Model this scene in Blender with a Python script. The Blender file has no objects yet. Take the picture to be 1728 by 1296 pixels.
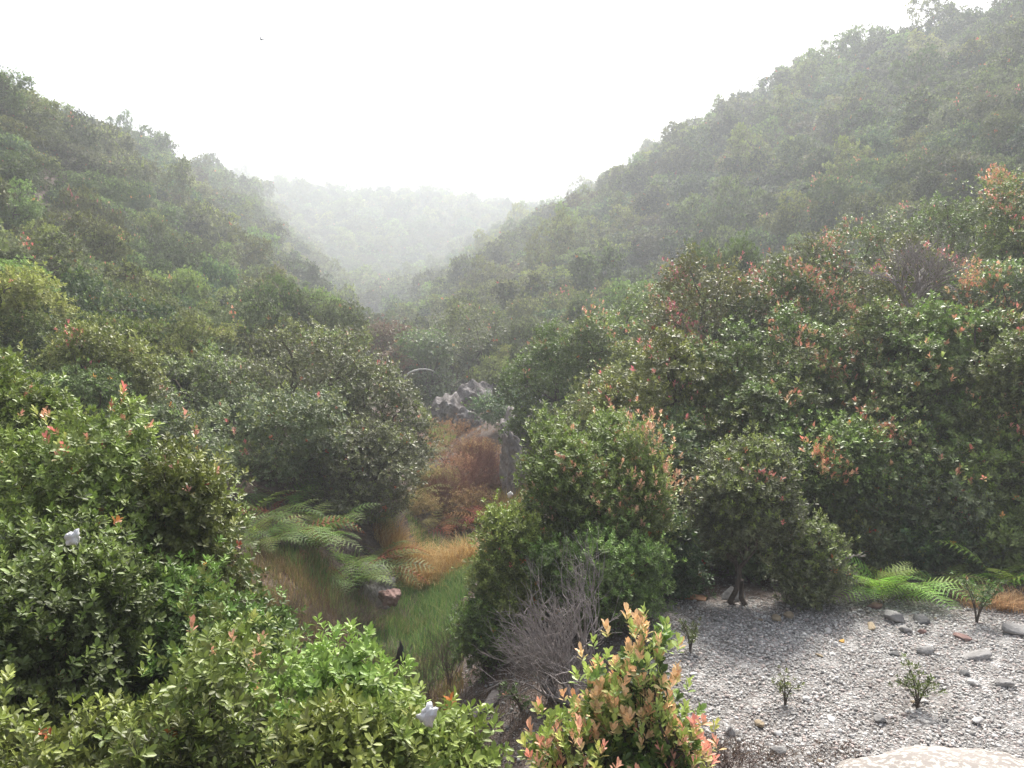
import bpy, math, random
import numpy as np
from mathutils import Vector, Matrix
R = math.radians
random.seed(4)
C = bpy.context.scene.collection
scene = bpy.context.scene

# ------------------------------------------------------------------ camera, sky, sun, exposure
PITCH = R(6.5)
CAMZ = 3.0
F = 1330.0
cam_d = bpy.data.cameras.new('camera')
cam_d.sensor_width = 36; cam_d.lens = 36 * F / 1728; cam_d.clip_end = 3000; cam_d.clip_start = 0.05
cam = bpy.data.objects.new('camera', cam_d); C.objects.link(cam)
cam.location = (0, 0, CAMZ); cam.rotation_euler = (math.pi / 2 - PITCH, 0, 0)
scene.camera = cam

SUN_EL, SUN_AZ = 52.0, 14.0          # degrees; azimuth measured from +Y (view) towards +X
w = bpy.data.worlds.new('World'); scene.world = w; w.use_nodes = True
nt = w.node_tree; nt.nodes.clear()
sky = nt.nodes.new('ShaderNodeTexSky'); sky.sky_type = 'NISHITA'; sky.sun_disc = False
sky.sun_elevation = R(SUN_EL); sky.sun_rotation = R(SUN_AZ); sky.altitude = 0
sky.air_density = 1.0; sky.dust_density = 6.0; sky.ozone_density = 1.0
hs = nt.nodes.new('ShaderNodeHueSaturation'); hs.inputs['Saturation'].default_value = 0.52; hs.inputs['Value'].default_value = 1.0
bg = nt.nodes.new('ShaderNodeBackground'); bg.inputs['Strength'].default_value = 0.122
wo = nt.nodes.new('ShaderNodeOutputWorld')
nt.links.new(sky.outputs[0], hs.inputs['Color']); nt.links.new(hs.outputs[0], bg.inputs['Color']); nt.links.new(bg.outputs[0], wo.inputs['Surface'])

sd = bpy.data.lights.new('sun', 'SUN'); sd.energy = 3.4; sd.angle = R(10); sd.color = (1.0, 0.955, 0.88)
sun = bpy.data.objects.new('sun', sd); C.objects.link(sun)
el, az = R(SUN_EL), R(SUN_AZ)
sdir = Vector((math.sin(az) * math.cos(el), math.cos(az) * math.cos(el), math.sin(el)))
sun.rotation_euler = sdir.to_track_quat('Z', 'Y').to_euler(); sun.location = (20, 60, 90)

vs = scene.view_settings
vs.view_transform = 'Standard'; vs.look = 'None'; vs.gamma = 1.0; vs.exposure = 1.08; vs.use_curve_mapping = False
cy = scene.cycles
cy.use_denoising = True
cy.max_bounces = 5; cy.diffuse_bounces = 3; cy.glossy_bounces = 1; cy.transmission_bounces = 2
cy.transparent_max_bounces = 4; cy.volume_bounces = 2
HAZE = 0.0028

# ------------------------------------------------------------------ picture <-> world
SP, CP = math.sin(PITCH), math.cos(PITCH)
def at(u, v, Y):
    """point of the place seen at photo pixel (u, v), Y metres ahead"""
    a = (u - 864) / F; b = (648 - v) / F
    dy = CP + b * SP; dz = -SP + b * CP
    return np.array((a / dy * Y, Y, CAMZ + dz / dy * Y))
def proj(x, y, z):
    zz = z - CAMZ
    d = y * CP - zz * SP
    return 864 + F * x / d, 648 - F * (y * SP + zz * CP) / d, d
def ss(a, b, t):
    t = np.clip((t - a) / (b - a), 0, 1); return t * t * (3 - 2 * t)

# ------------------------------------------------------------------ terrain
def axis_x(y): return np.interp(y, [-30, 0, 8, 11, 15, 20, 28, 45, 86, 160, 260, 400], [-1, -1, -1.3, -1.4, -1.0, -1.6, -2.6, -6.5, -15.8, -30, -50, -70])
def floor_z(y): return np.interp(y, [-30, 0, 5, 8, 11, 15, 20, 28, 45, 86, 130, 160, 400], [-.8, -.8, -1., -1.4, -1.6, -1.5, -1.6, -1.6, -2.6, -4.2, -4, -2, 4])
def wob(x, y, k, p):
    return (np.sin(x * k + p) * np.cos(y * k * 1.1 - p * 1.7) + .5 * np.sin(x * k * 2.1 - y * k * 1.7 + p * 3) + .3 * np.cos(x * k * 3.7 + y * k * 4.3 + p)) / 1.8
def terrain(x, y):
    x = np.asarray(x, float); y = np.asarray(y, float)
    s = x - axis_x(y); fz = floor_z(y)
    a = np.maximum(-s, 0)
    spur = ss(5, 20, a) * (2.2 * np.sin((y + .9 * a) / 7.5) + 1.2 * np.sin((y + .5 * a) / 3.6 + 1))
    crl = np.interp(y, [0, 39, 57, 85, 125, 150, 244, 330], [11.8, 11.8, 13.6, 14.6, 17.6, 18, 19.0, 19.0]) - fz
    L = np.interp(a, [0, .4, 1.2, 3, 8, 14, 22, 27, 50, 100], [0, .01, .085, .14, .21, .48, 1., 1.02, .85, .5]) * crl + spur * .5
    b = np.maximum(s, 0)
    be = b + 5.0 * (1 - ss(44, 62, y)) * ss(16, 28, b) * (1 - ss(40, 54, b))
    spur2 = ss(12, 40, b) * (3.0 * np.sin((y + .9 * b) / 14.) + 1.8 * np.sin((y - .3 * b) / 6.5 + 2))
    Rr = np.interp(be, [0, 1.5, 4, 8, 13, 17, 22, 40, 55, 70, 100], [0, .6, 1.6, 2.6, 3.6, 4.0, 5.4, 17.5, 28.0, 27.0, 18]) * (np.interp(y, [20, 67, 76, 84, 94, 108, 126, 148, 176, 216, 300], [23, 23.8, 25.8, 27.0, 27.4, 27.2, 24.8, 22.8, 23.2, 21.6, 21.5]) - fz) / 28. + spur2 * .4
    near_r = np.interp(b, [0, .5, 1.6, 60], [0, .3, 1.3, 1.3])          # gravel terrace beside the gully
    k = ss(8.7, 13.5, y)
    zt = np.minimum(fz + near_r, 0.0)
    right = zt * (1 - k) + (fz + Rr) * k
    kf = ss(38, 75, y)                                                     # farther up the valley is a plain V
    Lf = np.interp(a, [0, 1.5, 22, 27, 50, 100], [0, .01, 1., 1.02, .85, .5]) * crl + spur * .35
    Rf = np.interp(b, [0, 2, 20, 55, 70, 100], [0, .3, 9.6, 28.0, 27.0, 18]) * (np.interp(y, [20, 67, 76, 84, 94, 108, 126, 148, 176, 216, 300], [23, 23.8, 25.8, 27.0, 27.4, 27.2, 24.8, 22.8, 23.2, 21.6, 21.5]) - fz) / 28. + spur2 * .35
    L = L * (1 - kf) + Lf * kf; right = right * (1 - kf) + (fz + Rf) * kf
    z = np.where(s < 0, fz + L, right)
    z = z + wob(x, y, .35, 1.3) * .12 * ss(8, 16, y) + wob(x, y, 2.3, .3) * .02
    bank = 1.35 * (1 - ss(1.2, 3.6, y - .12 * x)) - 9 * ss(2.9, 5.5, y - .12 * x)                          # where the path and boulder are
    z = np.maximum(z, bank + wob(x, y, .9, 2.) * .03 - .12)
    # hill that closes the valley
    far = (np.interp(x / 1.17, [-160, -110, -75, -45, -30, -18, -5, 30, 70, 150], [30, 31, 30.2, 30.8, 29.5, 26.5, 24, 25.5, 26, 24]) * 1.17 - .5) * ss(160, 276, y) * (1 - .25 * ss(280, 380, y)) + 2. * np.sin(x / 12 + y / 30)
    z = np.where(y > 120, np.maximum(z, far * ss(120, 190, y)), z)
    return z
def tz(x, y): return float(terrain(x, y))

# ------------------------------------------------------------------ objects and tags
def tag(o, label=None, cat=None, group=None, kind=None):
    if label: o['label'] = label
    if cat: o['category'] = cat
    if group: o['group'] = group
    if kind: o['kind'] = kind
    return o
def empty(name, loc, rz=0.0, label=None, cat=None, group=None, scale=1.0):
    o = bpy.data.objects.new(name, None); C.objects.link(o); o.empty_display_size = .3
    o.location = tuple(float(q) for q in loc); o.rotation_euler = (0, 0, rz); o.scale = (scale,) * 3 if np.isscalar(scale) else scale
    return tag(o, label, cat, group)
def put(name, me, parent=None, loc=(0, 0, 0), rz=0.0):
    o = bpy.data.objects.new(name, me); C.objects.link(o); o.parent = parent; o.location = tuple(float(q) for q in loc); o.rotation_euler = (0, 0, rz)
    return o
def mesh_np(name, verts, faces, mat, col=None, smooth=False):
    """faces: (n,k) array of one polygon size, or a list of such arrays"""
    if not isinstance(faces, list): faces = [faces]
    faces = [np.asarray(f, np.int32) for f in faces if len(f)]
    me = bpy.data.meshes.new(name)
    verts = np.asarray(verts, np.float32)
    me.vertices.add(len(verts)); me.vertices.foreach_set('co', verts.ravel())
    li = np.concatenate([f.ravel() for f in faces]); me.loops.add(len(li)); me.loops.foreach_set('vertex_index', li)
    tot = np.concatenate([np.full(len(f), f.shape[1], np.int32) for f in faces])
    st = np.concatenate([[0], np.cumsum(tot)[:-1]]).astype(np.int32)
    me.polygons.add(len(tot)); me.polygons.foreach_set('loop_start', st)
    if smooth: me.polygons.foreach_set('use_smooth', np.ones(len(tot), bool))
    if col is not None:
        at_ = me.attributes.new('Col', 'FLOAT_COLOR', 'POINT')
        c4 = np.ones((len(verts), 4), np.float32); c4[:, :3] = col
        at_.data.foreach_set('color', c4.ravel())
    me.materials.append(mat)
    me.update(calc_edges=True)
    return me

# ------------------------------------------------------------------ materials
def newmat(name):
    m = bpy.data.materials.new(name); m.use_nodes = True; n = m.node_tree; n.nodes.clear()
    return m, n, n.nodes.new('ShaderNodeOutputMaterial')
def N(n, t, **k):
    x = n.nodes.new(t)
    for a, b in k.items():
        if hasattr(x, a): setattr(x, a, b)
        else: x.inputs[a].default_value = b
    return x
def ramp(n, fac, stops):
    r = n.nodes.new('ShaderNodeValToRGB'); cr = r.color_ramp
    while len(cr.elements) > len(stops): cr.elements.remove(cr.elements[-1])
    while len(cr.elements) < len(stops): cr.elements.new(.5)
    for e, (p, c) in zip(cr.elements, stops): e.position = p; e.color = (*c, 1)
    n.links.new(fac, r.inputs[0]); return r.outputs[0]
def leaf_mat(name, rough=.46, trans=.16, objvar=.22, spec=.45):
    m, n, out = newmat(name); L = n.links.new
    a = N(n, 'ShaderNodeAttribute', attribute_name='Col')
    oi = n.nodes.new('ShaderNodeObjectInfo')
    mr = N(n, 'ShaderNodeMapRange'); mr.inputs['To Min'].default_value = 1 - objvar; mr.inputs['To Max'].default_value = 1 + objvar
    L(oi.outputs['Random'], mr.inputs[0])
    m2 = N(n, 'ShaderNodeMath', operation='MULTIPLY'); m2.inputs[1].default_value = 7.31; L(oi.outputs['Random'], m2.inputs[0])
    fr = N(n, 'ShaderNodeMath', operation='FRACT'); L(m2.outputs[0], fr.inputs[0])
    mh = N(n, 'ShaderNodeMapRange'); mh.inputs['To Min'].default_value = .5 - .035; mh.inputs['To Max'].default_value = .5 + .03; L(fr.outputs[0], mh.inputs[0])
    h = n.nodes.new('ShaderNodeHueSaturation'); L(a.outputs['Color'], h.inputs['Color']); L(mr.outputs[0], h.inputs['Value']); L(mh.outputs[0], h.inputs['Hue'])
    p = n.nodes.new('ShaderNodeBsdfPrincipled'); p.inputs['Roughness'].default_value = rough; p.inputs['Specular IOR Level'].default_value = spec
    L(h.outputs[0], p.inputs['Base Color'])
    t = n.nodes.new('ShaderNodeBsdfTranslucent')
    tc = n.nodes.new('ShaderNodeHueSaturation'); tc.inputs['Saturation'].default_value = 1.0; tc.inputs['Value'].default_value = 1.5; L(h.outputs[0], tc.inputs['Color']); L(tc.outputs[0], t.inputs['Color'])
    mx = n.nodes.new('ShaderNodeMixShader'); mx.inputs[0].default_value = trans; L(p.outputs[0], mx.inputs[1]); L(t.outputs[0], mx.inputs[2]); L(mx.outputs[0], out.inputs[0])
    return m
def noise_mat(name, stops, scale=8., rough=.85, bump=.3, bscale=None, spec=.25, detail=8, coord='Object', dist=.02, extra=None):
    m, n, out = newmat(name); L = n.links.new
    tc = n.nodes.new('ShaderNodeTexCoord')
    no = N(n, 'ShaderNodeTexNoise'); no.inputs['Scale'].default_value = scale; no.inputs['Detail'].default_value = detail; no.inputs['Roughness'].default_value = .65
    L(tc.outputs[coord], no.inputs['Vector'])
    c = ramp(n, no.outputs[0], stops)
    p = n.nodes.new('ShaderNodeBsdfPrincipled'); p.inputs['Roughness'].default_value = rough; p.inputs['Specular IOR Level'].default_value = spec
    L(c, p.inputs['Base Color'])
    n2 = N(n, 'ShaderNodeTexNoise'); n2.inputs['Scale'].default_value = bscale or scale * 4; n2.inputs['Detail'].default_value = 6; L(tc.outputs[coord], n2.inputs['Vector'])
    b = n.nodes.new('ShaderNodeBump'); b.inputs['Strength'].default_value = bump; b.inputs['Distance'].default_value = dist; L(n2.outputs[0], b.inputs['Height']); L(b.outputs[0], p.inputs['Normal'])
    L(p.outputs[0], out.inputs[0]); return m
M_leaf = leaf_mat('leaf')
M_leaf_far = leaf_mat('leaf_distant', rough=.6, objvar=.38, spec=.25)
M_shoot = leaf_mat('young_leaf', objvar=.08, trans=.35)
M_frond = leaf_mat('frond_green', rough=.6, trans=.35, objvar=.2)
M_dead = leaf_mat('dead_foliage', rough=.8, trans=.15, objvar=.15, spec=.1)
M_grass = leaf_mat('grass_blade', rough=.65, trans=.3, objvar=.0, spec=.2)
M_bark = noise_mat('bark', [(.3, (.05, .038, .03)), (.7, (.13, .105, .085))], 20, .9, .6)
M_grey = noise_mat('dead_wood', [(.3, (.18, .155, .15)), (.7, (.42, .38, .36))], 16, .85, .5)
M_darkwood = noise_mat('weathered_dark_wood', [(.3, (.025, .022, .022)), (.7, (.09, .08, .08))], 12, .8, .8)

# ------------------------------------------------------------------ leaves
def unit(v): return v / np.maximum(np.linalg.norm(v, axis=-1, keepdims=True), 1e-9)
def leaf_cloud(rng, P, D, col, per, length, width, fold=True, open_=(30, 75), shoot=.0, size_j=.25, tipcol=None):
    """leaf whorls: P shoot points, D shoot directions, col base colour per shoot"""
    n = len(P)
    ax = unit(np.cross(D, unit(rng.normal(size=(n, 3))))); ay = np.cross(D, ax)
    k = np.tile(np.arange(per), n); i = np.repeat(np.arange(n), per)
    ph = k * 2.399 + rng.uniform(0, .6, len(k)) + np.repeat(rng.uniform(0, 6.28, n), per)
    th = np.radians(np.interp(k / max(per - 1, 1), [0, 1], [open_[1], open_[0]]) + rng.normal(0, 9, len(k)))
    side = ax[i] * np.cos(ph)[:, None] + ay[i] * np.sin(ph)[:, None]
    d = D[i]
    l = d * np.cos(th)[:, None] + side * np.sin(th)[:, None]
    nrm = d * np.sin(th)[:, None] - side * np.cos(th)[:, None]
    wv = np.cross(l, nrm)
    ln = length * (1 + rng.uniform(-size_j, size_j, len(k))) * np.repeat(rng.uniform(.8, 1.15, n), per); ln = ln[:, None]
    wd = ln * (width * rng.uniform(.85, 1.15, len(k)))[:, None]
    base = P[i] + d * (shoot * (k / max(per - 1, 1)))[:, None] + side * (ln * .06)
    bend = -nrm * ln * .12
    c = np.repeat(col, per, 0)
    if tipcol is not None:
        g_ = np.clip(k / max(per - 1, 1) * 1.6 + .12 + rng.normal(0, .15, len(k)), 0, 1)[:, None]; c = c * (1 - g_) + np.repeat(tipcol, per, 0) * g_
    c = c * rng.uniform(.75, 1.25, (len(k), 1))
    if fold:
        q = .10
        a0 = base; t = base + l * ln + bend
        l1 = base + l * ln * .38 + wv * wd * .42 + nrm * wd * q; l2 = base + l * ln * .74 + wv * wd * .46 + nrm * wd * q + bend * .4
        r1 = base + l * ln * .38 - wv * wd * .42 + nrm * wd * q; r2 = base + l * ln * .74 - wv * wd * .46 + nrm * wd * q + bend * .4
        V = np.stack([a0, l1, l2, t, r2, r1], 1).reshape(-1, 3)
        o = np.arange(len(k))[:, None] * 6
        Fc = np.concatenate([o + np.array([0, 3, 2, 1]), o + np.array([0, 5, 4, 3])])
        return V, Fc, np.repeat(c, 6, 0)
    t = base + l * ln + bend
    a = base + l * ln * .55 + wv * wd * .5 + nrm * wd * .12; b = base + l * ln * .55 - wv * wd * .5 + nrm * wd * .12
    V = np.stack([base, b, t, a], 1).reshape(-1, 3)
    o = np.arange(len(k))[:, None] * 4
    return V, o + np.array([0, 1, 2, 3]), np.repeat(c, 4, 0)
def join(parts):
    V, Fs, Cc, off = [], [], [], 0
    for v, f, c in parts:
        V.append(v); Cc.append(c)
        for g in (f if isinstance(f, list) else [f]): Fs.append(g + off)
        off += len(v)
    return np.concatenate(V), Fs, np.concatenate(Cc)

# crown made of lobes on lobes
def make_lobes(rng, rx, ry, h, z0, nsub=14, nmini=6, irr=.25, lean=(0, 0)):
    rz = (h - z0) / 2; zc = z0 + rz
    out = [(0, 0, zc - .05 * rz, rx * .70, ry * .70, rz * .74)]
    for i in range(nsub):
        z = rng.uniform(-.95, 1.0) if z0 < .2 else rng.uniform(-.7, 1.); a = i * 2.399 + rng.uniform(-.5, .5); q = math.sqrt(max(0, 1 - z * z))
        f = rng.uniform(.68, .86); r = rng.uniform(.20, .36) * (1 + rng.uniform(-irr, irr))
        c = np.array([rx * q * math.cos(a) * f + lean[0] * z, ry * q * math.sin(a) * f + lean[1] * z, zc + rz * z * f])
        out.append((*c, r * rx, r * ry, r * min(rz, (rx + ry) / 2) * 1.0))
        for j in range(nmini):
            d = unit(rng.normal(size=3) + np.array([q * math.cos(a), q * math.sin(a), z + .3]) * .9)
            rr = rng.uniform(.3, .5)
            out.append((c[0] + d[0] * r * rx * .85, c[1] + d[1] * r * ry * .85, c[2] + d[2] * r * rz * .85, rr * r * rx, rr * r * ry, rr * r * min(rz, rx)))
    out = np.array(out); s1 = out[1:]
    for k, want in ((0, rx), (1, ry)):
        ext = np.percentile(np.abs(s1[:, k]) + s1[:, k + 3], 96); q = want / ext; out[:, k] *= q; out[:, k + 3] *= q
    top = (s1[:, 2] + s1[:, 5]).max(); q = (h - .02) / top; out[:, 2] *= q; out[:, 5] *= q
    return out
def crown_points(rng, lobes, n, thin=.35, cut=.82, zmin=-9, deep=.12, gap=.25, H=1., leader=1.):
    area = (lobes[:, 3] * lobes[:, 4] + lobes[:, 4] * lobes[:, 5] + lobes[:, 3] * lobes[:, 5]); area[0] *= .6
    P, D, X = [], [], []
    got = 0
    while got < n:
        m = int(n * 1.6)
        i = rng.choice(len(lobes), m, p=area / area.sum())
        d = unit(rng.normal(size=(m, 3))); r = 1 - np.abs(rng.normal(0, thin * .3, m)); r += rng.uniform(-.03, .06, m)
        lead = rng.random(m) < .14; r[lead] += rng.uniform(.05, .32, lead.sum()) * leader
        deepm = rng.random(m) < deep; r[deepm] *= rng.uniform(.5, .9, deepm.sum())
        p = lobes[i, :3] + d * lobes[i, 3:] * r[:, None]
        keep = p[:, 2] > zmin
        gf = field(p, 7. / H, 1.9) * .7 + field(p, 17. / H, 4.1) * .5 + rng.normal(0, .16, m)
        keep &= gf > -.85 + gap * 1.6
        keep &= rng.random(m) < np.where(d[:, 2] < -.35, .5, 1.)
        if cut:
            ins = np.zeros(m, bool)
            for lb in lobes:
                q = (((p - lb[:3]) / lb[3:]) ** 2).sum(1)
                ins |= q < cut * cut * .8
            keep &= ~ins | deepm
        p, d, i = p[keep], d[keep], i[keep]
        P.append(p); D.append(unit(d / lobes[i, 3:] * lobes[i, 3:].mean())); X.append(i); got += len(p)
    P = np.concatenate(P)[:n]; D = np.concatenate(D)[:n]; X = np.concatenate(X)[:n]
    return P, D, X
def tube(pts, rad, sides=6):
    pts = np.asarray(pts, float); rad = np.asarray(rad, float); n = len(pts)
    t = unit(np.gradient(pts, axis=0)); ref = np.array([.3, .2, .93]) if abs(t[0][2]) < .9 else np.array([1, .1, 0])
    a = unit(np.cross(t, ref)); b = np.cross(t, a)
    an = np.arange(sides) * 2 * math.pi / sides
    V = pts[:, None] + (a[:, None] * np.cos(an)[None, :, None] + b[:, None] * np.sin(an)[None, :, None]) * rad[:, None, None]
    V = V.reshape(-1, 3)
    i, j = np.meshgrid(np.arange(n - 1), np.arange(sides), indexing='ij'); i, j = i.ravel(), j.ravel(); j2 = (j + 1) % sides
    Fc = np.stack([i * sides + j, i * sides + j2, (i + 1) * sides + j2, (i + 1) * sides + j], 1)
    return V, Fc
def tubes_mesh(name, tubes, mat):
    V, Fs, off = [], [], 0
    for v, f in tubes: V.append(v); Fs.append(f + off); off += len(v)
    return mesh_np(name, np.concatenate(V), np.concatenate(Fs), mat, smooth=True)
def limb(rng, a, b, r0, r1, sag=.12, n=6, sides=6):
    a, b = np.asarray(a, float), np.asarray(b, float); t = np.linspace(0, 1, n)[:, None]
    L = np.linalg.norm(b - a); off = rng.normal(size=3) * L * sag; w2 = rng.normal(size=(n, 3)) * L * .035; w2[0] = w2[-1] = 0
    p = a * (1 - t) + b * t + off * np.sin(t * math.pi) + w2
    return tube(p, np.interp(t[:, 0], [0, 1], [r0, r1]), sides)
def trunk_tubes(rng, lobes, h, stems=4, r=.05, twigs=0, P=None, spread=.1):
    T = []
    sub = lobes[1:][::max(1, (len(lobes) - 1) // 16)]
    forks = []
    for s in range(stems):
        a0 = rng.normal(0, spread * .5, 2); g = sub[rng.integers(len(sub))]
        mid = np.array([g[0] * .45 + a0[0], g[1] * .45 + a0[1], max(.25 * h, g[2] * .55)])
        T.append(limb(rng, (a0[0], a0[1], -.15), mid, r, r * .65, .1, 7, 7)); forks.append(mid)
    for g in sub:
        f = forks[int(np.argmin([np.linalg.norm(q - g[:3]) for q in forks]))]
        T.append(limb(rng, f, g[:3], r * .55, r * .2, .12, 6, 5))
    if twigs and P is not None:
        for i in rng.choice(len(P), twigs, replace=False):
            p = P[i]; g = lobes[1 + int(np.argmin(((lobes[1:, :3] - p) ** 2).sum(1)))][:3] if len(lobes) > 1 else np.zeros(3)
            s0 = g * .6 + np.array([0, 0, h * .3]) * .4
            T.append(limb(rng, s0 * .5 + p * .5 - np.array([0, 0, .08 * h]), p, r * .14, r * .05, .08, 4, 4))
    return T

# leaf colours; DARK and GREY are lowered, with shadow darkness put into the colour
GREEN = np.array([.092, .124, .034]); OLIVE = np.array([.175, .198, .066]); DARK = np.array([.044, .074, .034]); GREY = np.array([.138, .158, .088])
LIME = np.array([.19, .29, .045]); LIME2 = np.array([.33, .40, .10]); ROSE = np.array([.74, .23, .20]); PEACH = np.array([.78, .46, .31]); ORANGE = np.array([.55, .20, .06]); BROWN = np.array([.10, .06, .03])
def field(P, k, ph): return wob(P[:, 0] + P[:, 2] * .7, P[:, 1] - P[:, 2] * .4, k, ph)
def leaf_colors(rng, P, D, lobe_i, h, base, young=.2, warm=.0, seed=0.):
    n = len(P); t = rng.random((n, 1))
    c = base * (1 - .35 * t) + OLIVE * .35 * t
    f = field(P, 2.2 / max(h, .5), seed)[:, None]; c = c * (1 + .22 * f)
    grp = (np.sin(lobe_i * 78.233 + seed * 3.1) * 437.585 % 1)[:, None]; c = c * (.75 + .5 * grp)  # random tone per lobe, painting in light and dark shading between clumps
    up = np.clip(D[:, 2] * .6 + P[:, 2] / h * .7 - .25, 0, 1)
    lob = (np.sin(lobe_i * 12.9898 + seed) * 43758.5) % 1
    py = young * up * (.4 + 1.3 * lob) * 2
    m = rng.random(n) < py; k = rng.random((n, 1))
    yc = LIME * (1 - k) + LIME2 * k * .8 + LIME * k * .2  # young lime leaves, brightened to paint highlights on upward foliage as well
    c = np.where(m[:, None], yc * .55 + c * .35, c)
    m2 = rng.random(n) < .003 + warm * .03; c[m2] = ORANGE * .8
    return c
def build_shrub(seed, rx, ry, h, z0=.1, gap=.16, clump=9, sig=2.0, leader=1., n=3000, per=8, ll=.045, lw=.42, base=GREEN, young=.2, rose=0., rose_kind=ROSE, rose_top=.55, rdir=(0, -.3, .5), rmix=0., fold=True,
                nsub=14, nmini=6, stems=4, r=.05, twigs=0, lobes=None, shoot=.03, up=.55, thin=.35, lean=(0, 0), cut=.82, deep=.12, irr=.25, mat=None, open_=(28, 72)):
    rng = np.random.default_rng(seed)
    q = np.clip(h / (1.7 * rx), 1, 2.2); n = int(n * q); nsub = int(nsub * q)
    lb = make_lobes(rng, rx, ry, h, z0, nsub, nmini, irr, lean) if lobes is None else np.asarray(lobes, float)
    P, D, X = crown_points(rng, lb, max(n // clump, 12), thin, cut, max(.02, z0 * .5), deep, gap, min(h, 2.2 * rx), leader)
    tips = P.copy()
    P = np.repeat(P, clump, 0); D = np.repeat(D, clump, 0); X = np.repeat(X, clump)
    P = P + rng.normal(0, 1, P.shape) * np.array([1, 1, .75]) * ll * sig * np.repeat(rng.uniform(.7, 1.3, (len(tips), 1)), clump, 0) + D * np.abs(rng.normal(0, ll * sig * .6, (len(P), 1)))
    P[:, 2] = np.maximum(P[:, 2], .02)
    S = unit(D * (1 - up * .6) + np.array([0, 0, up]) + rng.normal(0, .22, D.shape))
    col = leaf_colors(rng, P, D, X, h, base, young, seed=seed)
    out = {}
    red = np.zeros(len(P), bool)
    if rose > 0:
        f = field(P, 6.0 / h, seed * 1.7)
        topm = (P[:, 2] > h * rose_top) & (D[:, 2] > -.1)
        sc = f + (P / np.array([rx, ry or rx, h])) @ np.array(rdir) * .7 + .6 * field(P, 11. / h, seed * 2.3) + rng.normal(0, .16, len(P)); sc[~topm] = -9
        k = int(len(P) * rose); red[np.argsort(-sc)[:k]] = True
        kk = int(len(P) * rose * .08); red[rng.choice(len(P), kk)] = True
    g = ~red
    pcs = [leaf_cloud(rng, P[g], S[g], col[g] * .88, per, ll, lw, fold, open_, shoot, tipcol=col[g] * 1.2 + LIME * .04)]
    if red.any():
        k = rng.random((red.sum(), 1)); k = np.clip(k + (.0 if rose_kind is ROSE else .6), 0, 1) ** 1.3
        rc = ROSE * (1 - k) + PEACH * k; rc = rc * rng.uniform(.8, 1.1, (len(rc), 1))
        yl = rng.random(len(rc)) < .2 + rmix; rc[yl] = LIME2 * 1.1 + PEACH * .15
        S2 = unit(S[red] + np.array([0, 0, .5]))
        pcs.append(leaf_cloud(rng, P[red] + S2 * ll * .5, S2, col[red] * .35 + LIME2 * .55, max(5, per - 1), ll * 1.05, lw, fold, (12, 52), shoot * 1.6, tipcol=rc))
    V, Fs, Cc = join(pcs)
    out['crown'] = mesh_np('crown', V, Fs, mat or M_leaf, Cc)
    T = trunk_tubes(rng, lb, h, stems, r, min(twigs, len(tips) - 1), tips)
    out['trunk'] = tubes_mesh('trunk', T, M_bark)
    return out
def place(parts, name, loc, rz, label, cat, group=None, scale=1.0):
    e = empty(name, loc, rz, label, cat, group, scale)
    for k, me in parts.items(): put(k, me, e)
    return e

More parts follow.
